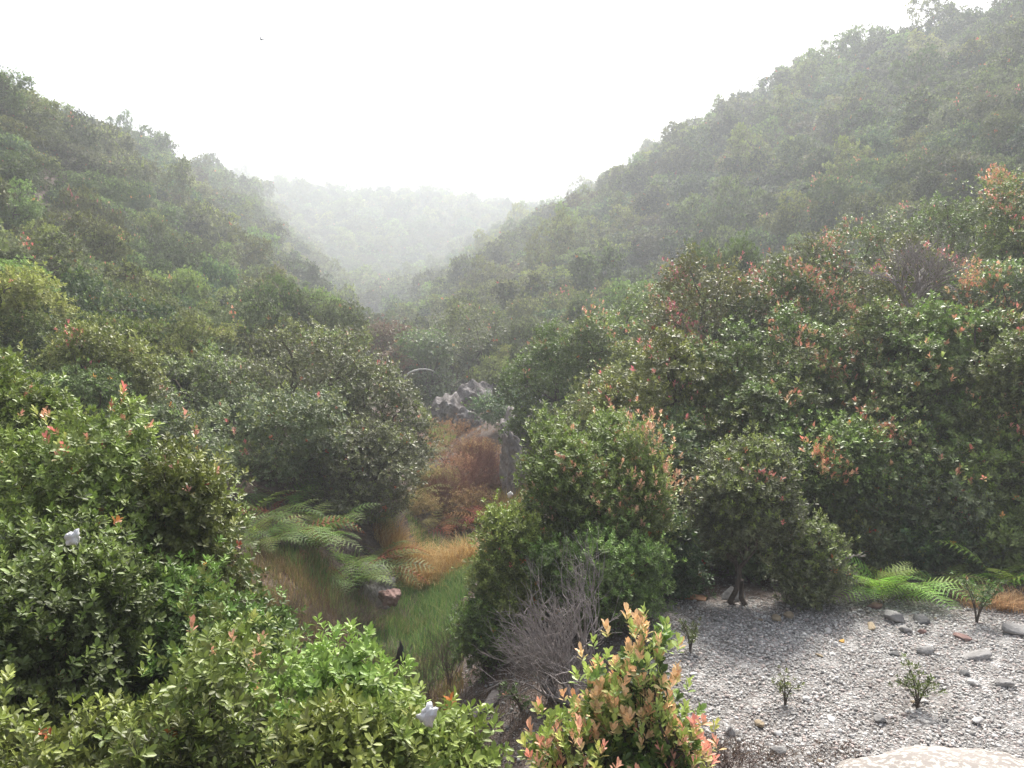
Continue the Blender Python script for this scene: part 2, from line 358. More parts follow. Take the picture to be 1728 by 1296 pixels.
# ------------------------------------------------------------------ ground
def ground():
    # a warped grid, fine near the camera and coarse far off
    ys = np.concatenate([np.arange(-14, 2, .6), np.arange(2, 14, .09), np.arange(14, 30, .3), np.arange(30, 90, 1.0), np.arange(90, 401, 3.)])
    us = np.concatenate([np.linspace(-1, -.25, 90), np.linspace(-.245, .45, 260), np.linspace(.455, 1, 90)])
    Y, U = np.meshgrid(ys, us, indexing='ij')
    X = U * (16 + np.maximum(Y, 0) * .62)
    Z = terrain(X, Y)
    near = ss(13, 9, Y)
    Z = Z + near * (wob(X, Y, 9., .7) * .012 + wob(X, Y, 23., 2.) * .006)
    V = np.stack([X, Y, Z], -1).reshape(-1, 3); n, m = X.shape
    i, j = np.meshgrid(np.arange(n - 1), np.arange(m - 1), indexing='ij'); i, j = i.ravel(), j.ravel()
    Fc = np.stack([i * m + j, i * m + j + 1, (i + 1) * m + j + 1, (i + 1) * m + j], 1)
    mt, nn, out = newmat('ground_soil_and_gravel'); L = nn.links.new
    geo = nn.nodes.new('ShaderNodeNewGeometry')
    def noise(scale, detail=6, rough=.6):
        x = N(nn, 'ShaderNodeTexNoise'); x.inputs['Scale'].default_value = scale; x.inputs['Detail'].default_value = detail; x.inputs['Roughness'].default_value = rough; L(geo.outputs['Position'], x.inputs['Vector']); return x.outputs[0]
    vo = N(nn, 'ShaderNodeTexVoronoi'); vo.inputs['Scale'].default_value = 42; L(geo.outputs['Position'], vo.inputs['Vector'])
    sepc = nn.nodes.new('ShaderNodeSeparateColor'); L(vo.outputs['Color'], sepc.inputs[0])
    stone = ramp(nn, sepc.outputs[0], [(0, (.12, .112, .105)), (.35, (.22, .21, .20)), (.7, (.32, .31, .30)), (1, (.46, .45, .44))])
    soil = ramp(nn, noise(7, 8), [(.3, (.045, .032, .024)), (.7, (.14, .10, .08))])
    a = N(nn, 'ShaderNodeAttribute', attribute_name='Col')
    gn = noise(3.1, 7, .7)
    sep = nn.nodes.new('ShaderNodeSeparateColor'); L(a.outputs['Color'], sep.inputs[0])
    mm = N(nn, 'ShaderNodeMath', operation='MULTIPLY_ADD'); L(gn, mm.inputs[0]); mm.inputs[1].default_value = 1.3; mm.inputs[2].default_value = -.65
    ad = N(nn, 'ShaderNodeMath', operation='ADD'); ad.use_clamp = True; L(mm.outputs[0], ad.inputs[0]); L(sep.outputs[0], ad.inputs[1])
    mix = N(nn, 'ShaderNodeMix', data_type='RGBA'); L(ad.outputs[0], mix.inputs[0]); L(soil, mix.inputs[6]); L(stone, mix.inputs[7])
    p = nn.nodes.new('ShaderNodeBsdfPrincipled'); p.inputs['Roughness'].default_value = .9; p.inputs['Specular IOR Level'].default_value = .2; L(mix.outputs[2], p.inputs['Base Color'])
    b = nn.nodes.new('ShaderNodeBump'); b.inputs['Strength'].default_value = .9; b.inputs['Distance'].default_value = .02; b.invert = True; L(vo.outputs['Distance'], b.inputs['Height'])
    b2 = nn.nodes.new('ShaderNodeBump'); b2.inputs['Strength'].default_value = .6; b2.inputs['Distance'].default_value = .03; L(noise(14, 6), b2.inputs['Height']); L(b.outputs[0], b2.inputs['Normal']); L(b2.outputs[0], p.inputs['Normal'])
    L(p.outputs[0], out.inputs[0])
    g = gravelness(V[:, 0], V[:, 1])
    me = mesh_np('ground', V, Fc, mt, np.stack([g, g * 0, g * 0], 1), smooth=True)
    o = put('ground', me); tag(o, kind='structure'); return o
def gravelness(x, y):
    """1 on the pale gravel terrace, about .4 on the dirt bank, 0 under the bushes"""
    s = x - axis_x(y)
    e = ss(1.0, 2.4, s) * (1 - ss(7.4, 8.0, y)) * ss(3.0, 3.8, y)
    e = e * (.12 + .88 * ss(.75, 1.7, x + .25 * wob(x, y, 2.1, 4.))) * (.55 + .45 * (1 - ss(6.6, 7.6, y)))
    bank = .16 * ss(.1, .6, s) * (1 - ss(8, 10, y)) * ss(2.6, 3.5, y)
    gul = .12 * (1 - ss(.8, 2.4, np.abs(s))) * (1 - ss(24, 34, y)) * ss(8, 10, y)
    e = e * (1 - .55 * ss(.25, .75, wob(x, y, 1.3, 5.) + .5 * wob(x, y, 3.7, 1.)) * ss(7.2, 4.2, y) * ss(2.6, 1.2, x) - .3 * ss(.35, .8, wob(x, y, 1.7, 2.5)))
    return np.maximum(np.maximum(e, bank), gul)
ground()

# ------------------------------------------------------------------ rocks
def ico(sub):
    import bmesh
    bm = bmesh.new(); bmesh.ops.create_icosphere(bm, subdivisions=sub, radius=1)
    V = np.array([v.co[:] for v in bm.verts]); Fc = np.array([[v.index for v in f.verts] for f in bm.faces]); bm.free(); return V, Fc
ICO = {k: ico(k) for k in (1, 2, 3, 5)}
def rock_verts(rng, size, sub=3, facets=9, rough=.05, flat=.0):
    V, Fc = ICO[sub]; V = V.copy()
    for _ in range(facets):                      # chop with planes: broken faces
        d = unit(rng.normal(size=3)); c = rng.uniform(.5, .85)
        h = V @ d; m = h > c; V[m] -= (h[m] - c)[:, None] * d
    ph = rng.uniform(0, 6, 3)
    nse = np.sin(V[:, 0] * 5 + ph[0]) * np.sin(V[:, 1] * 6 + ph[1]) * np.sin(V[:, 2] * 5 + ph[2]) + .5 * np.sin(V[:, 0] * 13 + ph[1]) * np.sin(V[:, 1] * 12 + ph[2]) + .4 * np.sin(V[:, 2] * 17 + V[:, 0] * 9)
    V = V * (1 + rough * nse[:, None] + rng.normal(0, rough * .3, (len(V), 1)))
    return V * np.asarray(size), Fc
M_rock = {
 'grey': noise_mat('grey_stone', [(.3, (.16, .155, .15)), (.7, (.36, .35, .34))], 9, .85, .5),
 'pale': noise_mat('pale_stone', [(.3, (.42, .41, .40)), (.7, (.70, .69, .67))], 9, .85, .4),
 'dark': noise_mat('dark_stone', [(.3, (.06, .06, .062)), (.7, (.17, .17, .17))], 9, .8, .5),
 'tan': noise_mat('tan_stone', [(.3, (.22, .17, .11)), (.7, (.42, .35, .25))], 9, .85, .4),
 'ochre': noise_mat('ochre_stone', [(.3, (.50, .25, .05)), (.7, (.70, .45, .15))], 9, .85, .3),
 'rust': noise_mat('reddish_stone', [(.3, (.14, .08, .07)), (.7, (.27, .18, .16))], 9, .85, .4)}
def pebbles():
    rng = np.random.default_rng(5)
    V0, F0 = ICO[1]
    parts = []; n = 210000
    x = rng.uniform(-2.2, 7.6, n); y = rng.uniform(3.0, 9.0, n)
    g = gravelness(x, y); keep = rng.random(n) < g ** 1.1; x, y, g = x[keep], y[keep], g[keep]; n = len(x)
    s = np.exp(rng.normal(math.log(.0060), .40, n)); s = np.clip(s, .0035, .022)
    z = terrain(x, y)
    V = V0[None] * (1 + rng.normal(0, .13, (n, len(V0), 1)))
    V = V * (s[:, None, None] * np.stack([rng.uniform(.8, 1.3, n), rng.uniform(.8, 1.3, n), rng.uniform(.45, .8, n)], 1)[:, None])
    a = rng.uniform(0, 6.28, n); ca, sa = np.cos(a)[:, None], np.sin(a)[:, None]
    X = V[..., 0] * ca - V[..., 1] * sa + x[:, None]; Y = V[..., 0] * sa + V[..., 1] * ca + y[:, None]; Z = V[..., 2] + (z + s * .25 + .004)[:, None]
    P = np.stack([X, Y, Z], -1).reshape(-1, 3)
    Fc = (F0[None] + (np.arange(n) * len(V0))[:, None, None]).reshape(-1, 3)
    t = rng.random(n) ** 1.0; pale = np.clip(g * 1.1, 0, 1)
    val = .14 + .17 * pale + .40 * t ** 1.6 * (.35 + .65 * pale)
    tint = np.where((rng.random(n) < .25)[:, None], np.array([1.0, .86, .8]), np.array([1., .975, .94]))
    c = np.repeat(val[:, None] * tint, len(V0), 0)
    mt, nn, out = newmat('pebble_stone'); L = nn.links.new
    at_ = N(nn, 'ShaderNodeAttribute', attribute_name='Col'); p = nn.nodes.new('ShaderNodeBsdfPrincipled'); p.inputs['Roughness'].default_value = .85; p.inputs['Specular IOR Level'].default_value = .25
    L(at_.outputs['Color'], p.inputs['Base Color']); L(p.outputs[0], out.inputs[0])
    o = put('gravel', mesh_np('gravel', P, Fc, mt, c)); tag(o, 'pale grey and white volcanic gravel covering the terrace', 'gravel', kind='stuff')
pebbles()

def stone(u, v, Y, size, kind, label, name='stone', group='loose stones on the gravel', sub=3, facets=20, sink=.5, seed=None, flat=None, rz=None):
    rng = np.random.default_rng(int(u * 7 + v) if seed is None else seed)
    size = tuple(q * .82 for q in size)
    V, Fc = rock_verts(rng, size, sub, facets, .035)
    o = put(name, mesh_np(name, V, Fc, M_rock[kind], smooth=sub > 3))
    p = at(u, v, Y)
    o.location = (p[0], p[1], tz(p[0], p[1]) + size[2] * (1 - sink)); o.rotation_euler = (rng.normal(0, .08), rng.normal(0, .08), rng.uniform(0, 6.28) if rz is None else rz)
    tag(o, label, 'rock' if name != 'stone' else 'stone', group); return o
def gy(v, z=0.):           # distance ahead at which the level z is seen at row v
    b = (648 - v) / F; dy = CP + b * SP; dz = -SP + b * CP
    return (z - CAMZ) / (dz / dy)
ST = [  # u, v (photo), sizes m, kind, label
 (1505, 1046, (.17, .12, .08), 'grey', 'large light grey rock in front of the fern by the thicket edge'),
 (1470, 1060, (.14, .06, .03), 'tan', 'flat olive-tan stone left of the large light grey rock'),
 (1478, 1028, (.13, .09, .06), 'rust', 'brownish rock half buried right under the bright green fern'),
 (1552, 1047, (.13, .10, .06), 'dark', 'dark grey rock just right of the large light grey rock'),
 (1528, 1064, (.09, .07, .05), 'grey', 'smaller grey rock below the dark grey rock'),
 (1558, 1066, (.06, .05, .035), 'rust', 'small reddish-brown rock between the gravel and the dry ground'),
 (1398, 1067, (.05, .05, .045), 'pale', 'round white stone above the ochre stone'),
 (1420, 1085, (.042, .036, .03), 'ochre', 'yellow-ochre stone beside a white one on the gravel'),
 (1409, 1090, (.038, .036, .033), 'pale', 'white stone touching the ochre stone'),
 (1382, 1108, (.07, .04, .02), 'tan', 'flat olive stone lying on the middle of the gravel'),
 (1404, 1105, (.045, .035, .02), 'pale', 'pale flattened stone right of the flat olive stone'),
 (1560, 1100, (.13, .09, .05), 'grey', 'grey angular stone above the branching seedling'),
 (1508, 1102, (.08, .06, .03), 'dark', 'dark flattened stone left of the grey angular stone'),
 (1650, 1112, (.20, .11, .05), 'grey', 'broad slate-grey slab rock on the right of the gravel'),
 (1628, 1140, (.08, .06, .04), 'dark', 'dark stone below the broad slate-grey slab'),
 (1692, 1158, (.11, .09, .06), 'grey', 'brownish-grey rock at the right side of the gravel'),
 (1641, 1157, (.07, .06, .04), 'pale', 'angular white stone left of the brownish-grey rock'),
 (1266, 1085, (.035, .03, .03), 'pale', 'bright white stone on the left of the gravel'),
 (1310, 1046, (.08, .06, .05), 'tan', 'tan stone at the foot of the small crooked tree'),
 (1332, 1040, (.07, .06, .05), 'tan', 'second tan stone right of the tree foot, touching the trunk shade'),
 (1296, 1050, (.06, .05, .035), 'grey', 'grey stone left of the tan stones by the tree'),
 (1348, 1022, (.06, .04, .04), 'grey', 'little grey stone behind the tree roots'),
 (1102, 1022, (.10, .07, .06), 'grey', 'bluish-grey rock at the left edge of the gravel'),
 (1362, 1182, (.05, .045, .035), 'pale', 'white rounded stone right of the thin seedling'),
 (1403, 1212, (.06, .045, .025), 'pale', 'pale flat stone halfway between the two seedlings'),
 (1483, 1217, (.07, .06, .045), 'grey', 'round grey stone left below the branching seedling'),
 (1281, 1224, (.055, .05, .045), 'tan', 'cream stone on dark soil left of the thin seedling'),
 (1313, 1238, (.045, .04, .035), 'pale', 'white stone on the dark soil near the boulder'),
 (1313, 1270, (.07, .06, .05), 'grey', 'grey-blue stone on dark soil left of the boulder'),
 (1232, 1240, (.055, .05, .05), 'grey', 'grey stone on dark soil right of the pink-tipped shrub'),
 (1648, 1222, (.06, .05, .035), 'pale', 'white stone above the boulder'),
 (1715, 1070, (.22, .14, .07), 'grey', 'wide grey rock under the dry straw grass'),
 (1620, 1076, (.14, .09, .03), 'rust', 'flat brown earthy rock left of the straw grass'),
 (1170, 1140, (.05, .04, .03), 'pale', 'pale stone near the low sprig at the gravel edge'),
 (1560, 1188, (.04, .035, .03), 'pale', 'small white stone right under the branching seedling'),
]
for u, v, sz, k, lab in ST: stone(u, v, gy(v), sz, k, lab)
# bigger scattered stones, each a stone of its own
rng = np.random.default_rng(77)
cnt = 0
zone_n = {}
while cnt < 44:
    u = rng.uniform(1090, 1728); v = rng.uniform(1015, 1285); Y = gy(v); p = at(u, v, Y)
    if gravelness(p[0], p[1]) < .5: continue
    s = rng.uniform(.018, .032); kd = random.choice(['pale', 'pale', 'grey', 'dark', 'tan'])
    word = {'pale': 'white', 'grey': 'mid grey', 'dark': 'dark grey', 'tan': 'tan'}[kd]
    band = 'near the thicket edge' if v < 1070 else ('in the middle of the gravel' if v < 1170 else 'on the near part of the gravel')
    stone(u, v, Y, (s, s * .85, s * .65), kd, f'small {word} pebble-like stone {band}', group=f'small {word} stones {band}', sub=2, facets=6); cnt += 1

# boulder the photographer stands beside
def boulder():
    rng = np.random.default_rng(3)
    V, Fc = ICO[5]; V = V.copy()
    V = np.sign(V) * np.abs(V) ** .85
    V = V * (1 + .03 * np.sin(V[:, :1] * 4 + 1) * np.cos(V[:, 1:2] * 5) + .012 * np.sin(V[:, :1] * 19) * np.sin(V[:, 1:2] * 23 + V[:, 2:] * 11))
    V = V * (1 + .02 * np.sin(V[:, :1] * 9 + V[:, 2:] * 7 + 2) + .008 * rng.normal(0, 1, (len(V), 1)))
    V = V * np.array([.47, .36, .26])
    mt, nn, out = newmat('lichen_boulder_stone'); L = nn.links.new
    tc = nn.nodes.new('ShaderNodeTexCoord')
    n1 = N(nn, 'ShaderNodeTexNoise'); n1.inputs['Scale'].default_value = 44; n1.inputs['Detail'].default_value = 8; n1.inputs['Roughness'].default_value = .7; L(tc.outputs['Object'], n1.inputs['Vector'])
    n2 = N(nn, 'ShaderNodeTexNoise'); n2.inputs['Scale'].default_value = 3; n2.inputs['Detail'].default_value = 4; L(tc.outputs['Object'], n2.inputs['Vector'])
    base = ramp(nn, n2.outputs[0], [(.3, (.17, .15, .135)), (.7, (.28, .255, .235))])
    ad = N(nn, 'ShaderNodeMath', operation='ADD'); L(n1.outputs[0], ad.inputs[0]); L(n2.outputs[0], ad.inputs[1])
    f = ramp(nn, ad.outputs[0], [(.98 / 1, (0, 0, 0)), (1.0, (1, 1, 1))]); 
    f = ramp(nn, n1.outputs[0], [(.50, (0, 0, 0)), (.57, (1, 1, 1))])
    mx = N(nn, 'ShaderNodeMix', data_type='RGBA'); L(f, mx.inputs[0]); L(base, mx.inputs[6]); mx.inputs[7].default_value = (.46, .435, .40, 1)
    p = nn.nodes.new('ShaderNodeBsdfPrincipled'); p.inputs['Roughness'].default_value = .85; L(mx.outputs[2], p.inputs['Base Color'])
    b = nn.nodes.new('ShaderNodeBump'); b.inputs['Strength'].default_value = .5; b.inputs['Distance'].default_value = .01; L(n1.outputs[0], b.inputs['Height']); L(b.outputs[0], p.inputs['Normal']); L(p.outputs[0], out.inputs[0])
    o = put('boulder', mesh_np('boulder', V, Fc, mt, smooth=True))
    p0 = at(1575, 1252, 2.5); o.location = (p0[0], 2.3, p0[2] - .25); o.rotation_euler = (0, .02, .25)
    tag(o, 'large rounded brownish boulder with pale lichen blotches on the near bank', 'boulder')
boulder()

# rock outcrop and scree in the gully
def outcrop(name, u, v, Y, size, seed, label, kind='grey', sink=.45, rz=0, sub=5, facets=16):
    rng = np.random.default_rng(seed); V, Fc = rock_verts(rng, size, sub, facets, .05)
    V += rng.normal(0, .012, V.shape) * np.asarray(size).mean()
    V[:, 2] += .06 * size[2] * np.sin(V[:, 0] * 14 / size[0] + V[:, 2] * 3)
    p = at(u, v, Y); o = put(name, mesh_np(name, V, Fc, M_rock[kind])); o.location = (p[0], p[1], p[2] - size[2] * .8); o.rotation_euler = (rng.normal(0, .1), rng.normal(0, .1), rz)
    tag(o, label, 'rock', 'outcrops in the gully')
M_rock['outcrop'] = noise_mat('outcrop_stone', [(.3, (.07, .06, .06)), (.5, (.17, .155, .15)), (.72, (.40, .38, .38))], 2.6, .9, .9, 9, dist=.12)
M_rock['pale_outcrop'] = noise_mat('pale_outcrop_stone', [(.3, (.16, .14, .13)), (.5, (.30, .275, .265)), (.72, (.52, .49, .47))], 2.6, .9, .9, 9, dist=.12)
for u, vt, Y, sz, sd_, lab, kd, rz in [
 (752, 660, 27.0, (.75, .7, .95), 4, 'dark grey layered rock outcrop between the big round bush and the small dark shrub', 'outcrop', 0.),
 (800, 640, 28.5, (1.0, .8, .9), 6, 'grey jointed rock behind the dark layered outcrop', 'outcrop', .6),
 (796, 690, 25.0, (.65, .6, .7), 14, 'weathered rock under the dark outcrop beside the brown bracken', 'outcrop', 1.),
 (912, 672, 21.5, (.26, .8, 1.2), 9, 'tall pale ribbed rock right of the small dark shrub', 'pale_outcrop', .3),
 (882, 692, 18.5, (.62, .8, 1.1), 12, 'crumbling pinkish-grey rock slope above the yellow grass', 'pale_outcrop', .1),
 (868, 728, 15.6, (.34, .5, .85), 15, 'grey rock foot just above the yellow grass tuft', 'pale_outcrop', 0.),
 (612, 962, 10.6, (.50, .45, .42), 21, 'broken stony earth bank below the green ferns', 'outcrop', 0.),
 (560, 962, 10.4, (.17, .15, .16), 22, 'rounded brown rock set in the stony bank under the ferns', 'rust', 0.),
 (655, 992, 10.0, (.17, .15, .15), 24, 'earthy rock edge at the right of the stony bank', 'rust', .5)]:
    o = outcrop('rock_outcrop', u, vt, Y, sz, sd_, lab, kd, rz=rz)
# ------------------------------------------------------------------ prototypes for the hill bushes
def far_proto(seed, n, ll, per, fold, base, young, rose=0., shape=(1, 1, 1.0), rk=ROSE, nsub=12, nmini=5):
    return build_shrub(seed, 1.0 * shape[0], 1.0 * shape[1], 1.3 * shape[2], z0=-.25, n=n, per=per, ll=ll, lw=.55, base=base, young=young, rose=rose, rose_kind=rk, fold=fold,
                       nsub=nsub, nmini=nmini, stems=3, r=.035, shoot=.02, mat=M_leaf_far, rose_top=.6, irr=.5, clump=5, sig=.75 if ll > .06 else 1.2, leader=.35, gap=.1)
MID = [far_proto(101, 3800, .040, 7, False, (GREEN * .6 + GREY * .15), .16, .000), far_proto(102, 3800, .040, 7, False, GREEN * .65 + OLIVE * .2, .3, .004, (1.1, .95, .9)),
       far_proto(103, 3800, .042, 7, False, GREY * .7, .12, .002, (.95, 1.1, 1.05)), far_proto(104, 3800, .040, 7, False, DARK * 1.3, .14, .0, (1, 1, .85)),
       far_proto(105, 3800, .040, 7, False, GREEN * .85, .28, .008, (1.05, 1, 1.0))]
FAR = [far_proto(201, 1500, .085, 5, False, (GREEN * .5 + GREY * .15), .18, 0, nmini=4), far_proto(202, 1500, .085, 5, False, GREEN * .5 + OLIVE * .2, .3, 0, (1.15, 1, .85), nmini=4),
       far_proto(203, 1500, .085, 5, False, GREY * .7, .15, 0, (1, 1.1, 1.1), nmini=4), far_proto(204, 1500, .085, 5, False, DARK * 1.1, .15, 0, (1, 1, .9), nmini=4),
       far_proto(205, 900, .08, 5, False, OLIVE * .6 + LIME * .1, .4, 0, (.8, 1, 1.4), nmini=3, nsub=8), far_proto(206, 1700, .08, 5, False, GREY * .5 + np.array([.035, .015, .0]), .12, 0, (1.35, 1.1, .75), nmini=5, nsub=16), far_proto(207, 1300, .085, 5, False, GREEN * .6, .3, 0, (1.1, .8, 1.2), nmini=3, nsub=9)]

# ------------------------------------------------------------------ hand-placed bushes of the near and middle ground
occupied = []      # (x, y, r)
def bush(u, vtop, Y, halfpx, label, seed, name='shrub', group=None, foot=None, ry=None, cat='shrub', **k):
    """bush whose crown top shows at (u, vtop), half width halfpx, foot on the ground"""
    p = at(u, vtop, Y); g = tz(p[0], p[1]); h = p[2] - g; rx = halfpx / F * Y
    parts = build_shrub(seed, rx, ry or rx * .9, h, **k)
    occupied.append((p[0], p[1], rx * .75))
    return place(parts, name, (p[0], p[1], g), 0, label, cat, group)
NEAR = dict(ll=.038, per=9, fold=True, shoot=.035, lw=.48)
# lower left foreground
FG = dict(gap=.34, clump=11, sig=1.8, r=.02, leader=.5, ll=.033, per=9, lw=.46, fold=True, shoot=.03)
YG = OLIVE * .62 + LIME * .22
bush(140, 668, 4.7, 230, 'big dense bush with lime-green top shoots and dark gaps filling the left side', 11, n=7500, base=GREEN, young=.7, rose=.002, rose_top=.85, nsub=22, nmini=7, twigs=200, **FG)
bush(250, 750, 4.5, 150, 'right shoulder of lime-tipped leaves leaning from the big left bush', 21, n=4600, base=GREEN * 1.05, young=.75, rose=.002, rose_kind=PEACH, nsub=16, twigs=120, **FG)
bush(20, 600, 5.3, 75, 'upright bush with pink and peach tips at the very left edge', 12, n=2600, base=GREEN, young=.8, rose=.035, rose_kind=PEACH, twigs=40, **FG)
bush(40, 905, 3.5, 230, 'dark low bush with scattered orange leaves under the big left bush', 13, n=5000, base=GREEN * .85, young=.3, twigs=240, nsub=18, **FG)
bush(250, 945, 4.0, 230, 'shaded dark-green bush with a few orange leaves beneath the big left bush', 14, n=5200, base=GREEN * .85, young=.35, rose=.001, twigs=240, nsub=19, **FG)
bush(380, 992, 3.3, 150, 'lime-tipped bush with pinkish tops in front of the ferns', 15, n=3000, base=YG, young=1.0, rose=.002, rose_kind=PEACH, rose_top=.85, twigs=200, nsub=15, **FG)
bush(490, 1088, 2.9, 190, 'open yellow-green bush with bare grey stems showing at the bottom', 16, n=3000, base=YG, young=1.0, rose=.001, twigs=420, nsub=16, thin=1.0, **FG)
FG = dict(FG, gap=.56)
bush(675, 1172, 2.7, 160, 'glossy light-green bush holding the white bag', 17, n=1700, base=YG * .9, young=.9, twigs=260, nsub=14, thin=.9, **FG)
bush(70, 1190, 2.7, 230, 'bush with pale leaf rosettes and long bare twigs in the bottom left corner', 18, n=2000, base=GREEN * .9, young=.5, twigs=420, nsub=18, thin=1.0, **FG)
bush(320, 1150, 2.5, 200, 'pale-leaved bush with long slanting grey branches at the bottom', 19, n=1500, base=OLIVE * .75, young=.8, twigs=420, nsub=16, thin=1.0, **FG)
bush(590, 1225, 2.4, 190, 'low bright-green bush below the white bag at the bottom edge', 20, n=1700, base=YG, young=.9, twigs=200, nsub=14, thin=.9, **FG)
# pink-tipped shrub, bottom centre
bush(1074, 1052, 3.1, 78, 'peach and pink tipped leafy shrub beside the dead grey bush', 31, n=640, clump=5, sig=1.3, base=GREEN * .9, young=.8, rose=.22, rose_kind=PEACH, rose_top=.7, rmix=.3, z0=.3, ll=.034, per=10, twigs=260, nsub=12, nmini=4, up=.9, open_=(15, 55), lw=.5, thin=.7, r=.022)
bush(945, 1205, 2.9, 38, 'small yellow-green and peach sprig left of the pink-tipped shrub', 32, n=230, base=GREEN * 1.2, young=1.0, rose=.16, rose_kind=PEACH, ll=.034, per=10, twigs=60, nsub=7, nmini=3, up=.9, open_=(15, 55))
bush(1148, 1205, 3.0, 26, 'small side shrub with orange-pink shoots right of the pink-tipped shrub', 33, n=130, base=GREEN * 1.1, young=.8, rose=.2, rose_kind=PEACH, ll=.034, per=9, twigs=60, nsub=6, nmini=3, up=.8, open_=(15, 55))
# centre shrub
bush(1020, 702, 7.6, 112, 'tall centre shrub with clusters of coral-pink shoots at the top right', 34, gap=.28, n=6200, base=OLIVE * .55 + LIME * .22, young=.9, rose=.085, rose_kind=PEACH, rose_top=.45, rdir=(1., -.4, .35), thin=.9, up=.8, r=.03, z0=.15, ll=.036, per=8, irr=.45, twigs=120, nsub=20, nmini=7)
bush(868, 862, 7.2, 52, 'bright green lower left arm of bushes leaning over the green grass', 35, n=3200, base=GREEN * 1.2, young=.7, rose=.003, ll=.035, per=8, twigs=60, nsub=12)
bush(822, 1010, 7.0, 38, 'lowest leafy bough of bushes beside the green grass', 38, n=1100, base=GREEN * 1.15, young=.6, ll=.034, per=8, twigs=40, nsub=12, r=.02)
bush(1020, 900, 6.9, 105, 'dense small-leaved green bush right behind the dead grey twigs', 36, n=3600, base=GREEN * 1.2, young=.6, ll=.032, per=9, nsub=14, r=.02)
bush(1010, 668, 12.5, 70, 'narrow olive bush with a few red tips behind the tall centre shrub', 37, n=2200, base=OLIVE * .8, young=.3, rose=.012, ll=.055, per=7, nsub=12, fold=False)
# crooked little tree on the gravel
bush(1262, 742, 7.5, 74, 'grey-green crooked little tree standing on the gravel edge', 41, name='small_tree', cat='tree', n=3800, base=GREY * .62, young=.35, gap=.28, rose=.004, z0=.5, ll=.035, per=8, twigs=200, nsub=18, r=.032, stems=2, thin=.7)
bush(1368, 885, 7.4, 48, 'leafy low bush with lime shoots right of the little crooked tree', 42, n=2300, base=GREY * .7, young=.6, rose=.004, z0=.05, ll=.034, per=8, twigs=60, nsub=10, r=.018)
# dark wall of bushes behind the gravel
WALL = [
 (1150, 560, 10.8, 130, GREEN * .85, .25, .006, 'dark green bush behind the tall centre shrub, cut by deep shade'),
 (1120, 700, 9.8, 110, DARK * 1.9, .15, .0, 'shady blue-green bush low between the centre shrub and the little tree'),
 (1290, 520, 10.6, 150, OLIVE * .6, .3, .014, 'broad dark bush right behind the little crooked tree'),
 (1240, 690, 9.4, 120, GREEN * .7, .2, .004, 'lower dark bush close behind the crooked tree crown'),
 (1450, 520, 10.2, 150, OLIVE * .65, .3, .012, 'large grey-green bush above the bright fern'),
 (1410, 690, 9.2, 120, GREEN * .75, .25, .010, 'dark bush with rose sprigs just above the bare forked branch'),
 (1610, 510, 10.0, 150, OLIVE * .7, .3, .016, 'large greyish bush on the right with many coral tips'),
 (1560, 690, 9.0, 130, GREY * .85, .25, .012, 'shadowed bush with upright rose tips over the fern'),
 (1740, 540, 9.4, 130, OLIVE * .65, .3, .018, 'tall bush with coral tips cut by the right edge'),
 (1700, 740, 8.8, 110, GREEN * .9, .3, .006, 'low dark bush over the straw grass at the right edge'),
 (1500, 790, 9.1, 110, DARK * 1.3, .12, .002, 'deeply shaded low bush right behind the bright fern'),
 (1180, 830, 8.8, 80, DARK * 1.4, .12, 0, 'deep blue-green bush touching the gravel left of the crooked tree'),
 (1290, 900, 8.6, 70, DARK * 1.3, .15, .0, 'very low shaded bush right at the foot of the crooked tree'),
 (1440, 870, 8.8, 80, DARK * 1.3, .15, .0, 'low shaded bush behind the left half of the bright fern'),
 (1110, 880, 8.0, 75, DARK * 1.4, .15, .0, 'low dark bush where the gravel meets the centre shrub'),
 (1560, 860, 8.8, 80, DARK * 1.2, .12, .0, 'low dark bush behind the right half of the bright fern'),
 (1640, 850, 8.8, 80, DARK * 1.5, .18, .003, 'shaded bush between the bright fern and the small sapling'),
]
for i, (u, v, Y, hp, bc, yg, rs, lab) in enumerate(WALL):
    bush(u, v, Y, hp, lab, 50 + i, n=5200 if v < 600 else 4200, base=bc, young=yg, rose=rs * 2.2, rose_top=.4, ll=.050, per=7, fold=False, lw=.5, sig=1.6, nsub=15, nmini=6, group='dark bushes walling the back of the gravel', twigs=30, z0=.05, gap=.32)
UP = [
 (1200, 420, 15, 120, OLIVE * .8, .25, .02, 'mid-slope olive bush with bright red tips on its left shoulder'),
 (1330, 440, 14, 120, GREEN * .8, .3, .035, 'bush with a broad patch of coral shoots along its top'),
 (1370, 400, 19, 100, OLIVE * .8, .3, .01, 'olive bush behind the coral-topped bush'),
 (1470, 350, 18, 120, OLIVE * .85, .35, .015, 'yellowish-olive bush on the near crest, left part'),
 (1560, 400, 14.5, 110, GREEN * .8, .2, .008, 'dark bush wrapped round the dead twig shrub'),
 (1650, 295, 17, 110, OLIVE * .85, .35, .02, 'tallest olive bush of the near crest with crimson tips'),
 (1745, 300, 15, 90, GREEN * .9, .3, .02, 'near crest bush cut by the right edge, crimson tips on top'),
 (1690, 440, 13, 110, GREY * .7, .3, .03, 'grey-green bush with many crimson tips below the crest'),
 (1060, 500, 17, 100, GREEN * .8, .3, .006, 'dark green bush left end of the near crest'),
 (1100, 480, 21, 90, OLIVE * .8, .3, .012, 'hazy olive bush just behind the left end of the near crest'),
 (940, 545, 17.5, 85, LIME * .45, .7, .004, 'bright yellow-green bush right of the valley bottom'),
 (1040, 590, 14, 80, GREEN * 1.0, .35, .004, 'mid green bush below the bright yellow-green bush'),
 (955, 610, 24, 50, LIME * .4, .5, .01, 'small yellowish bush over the small dark gully shrub'),
]
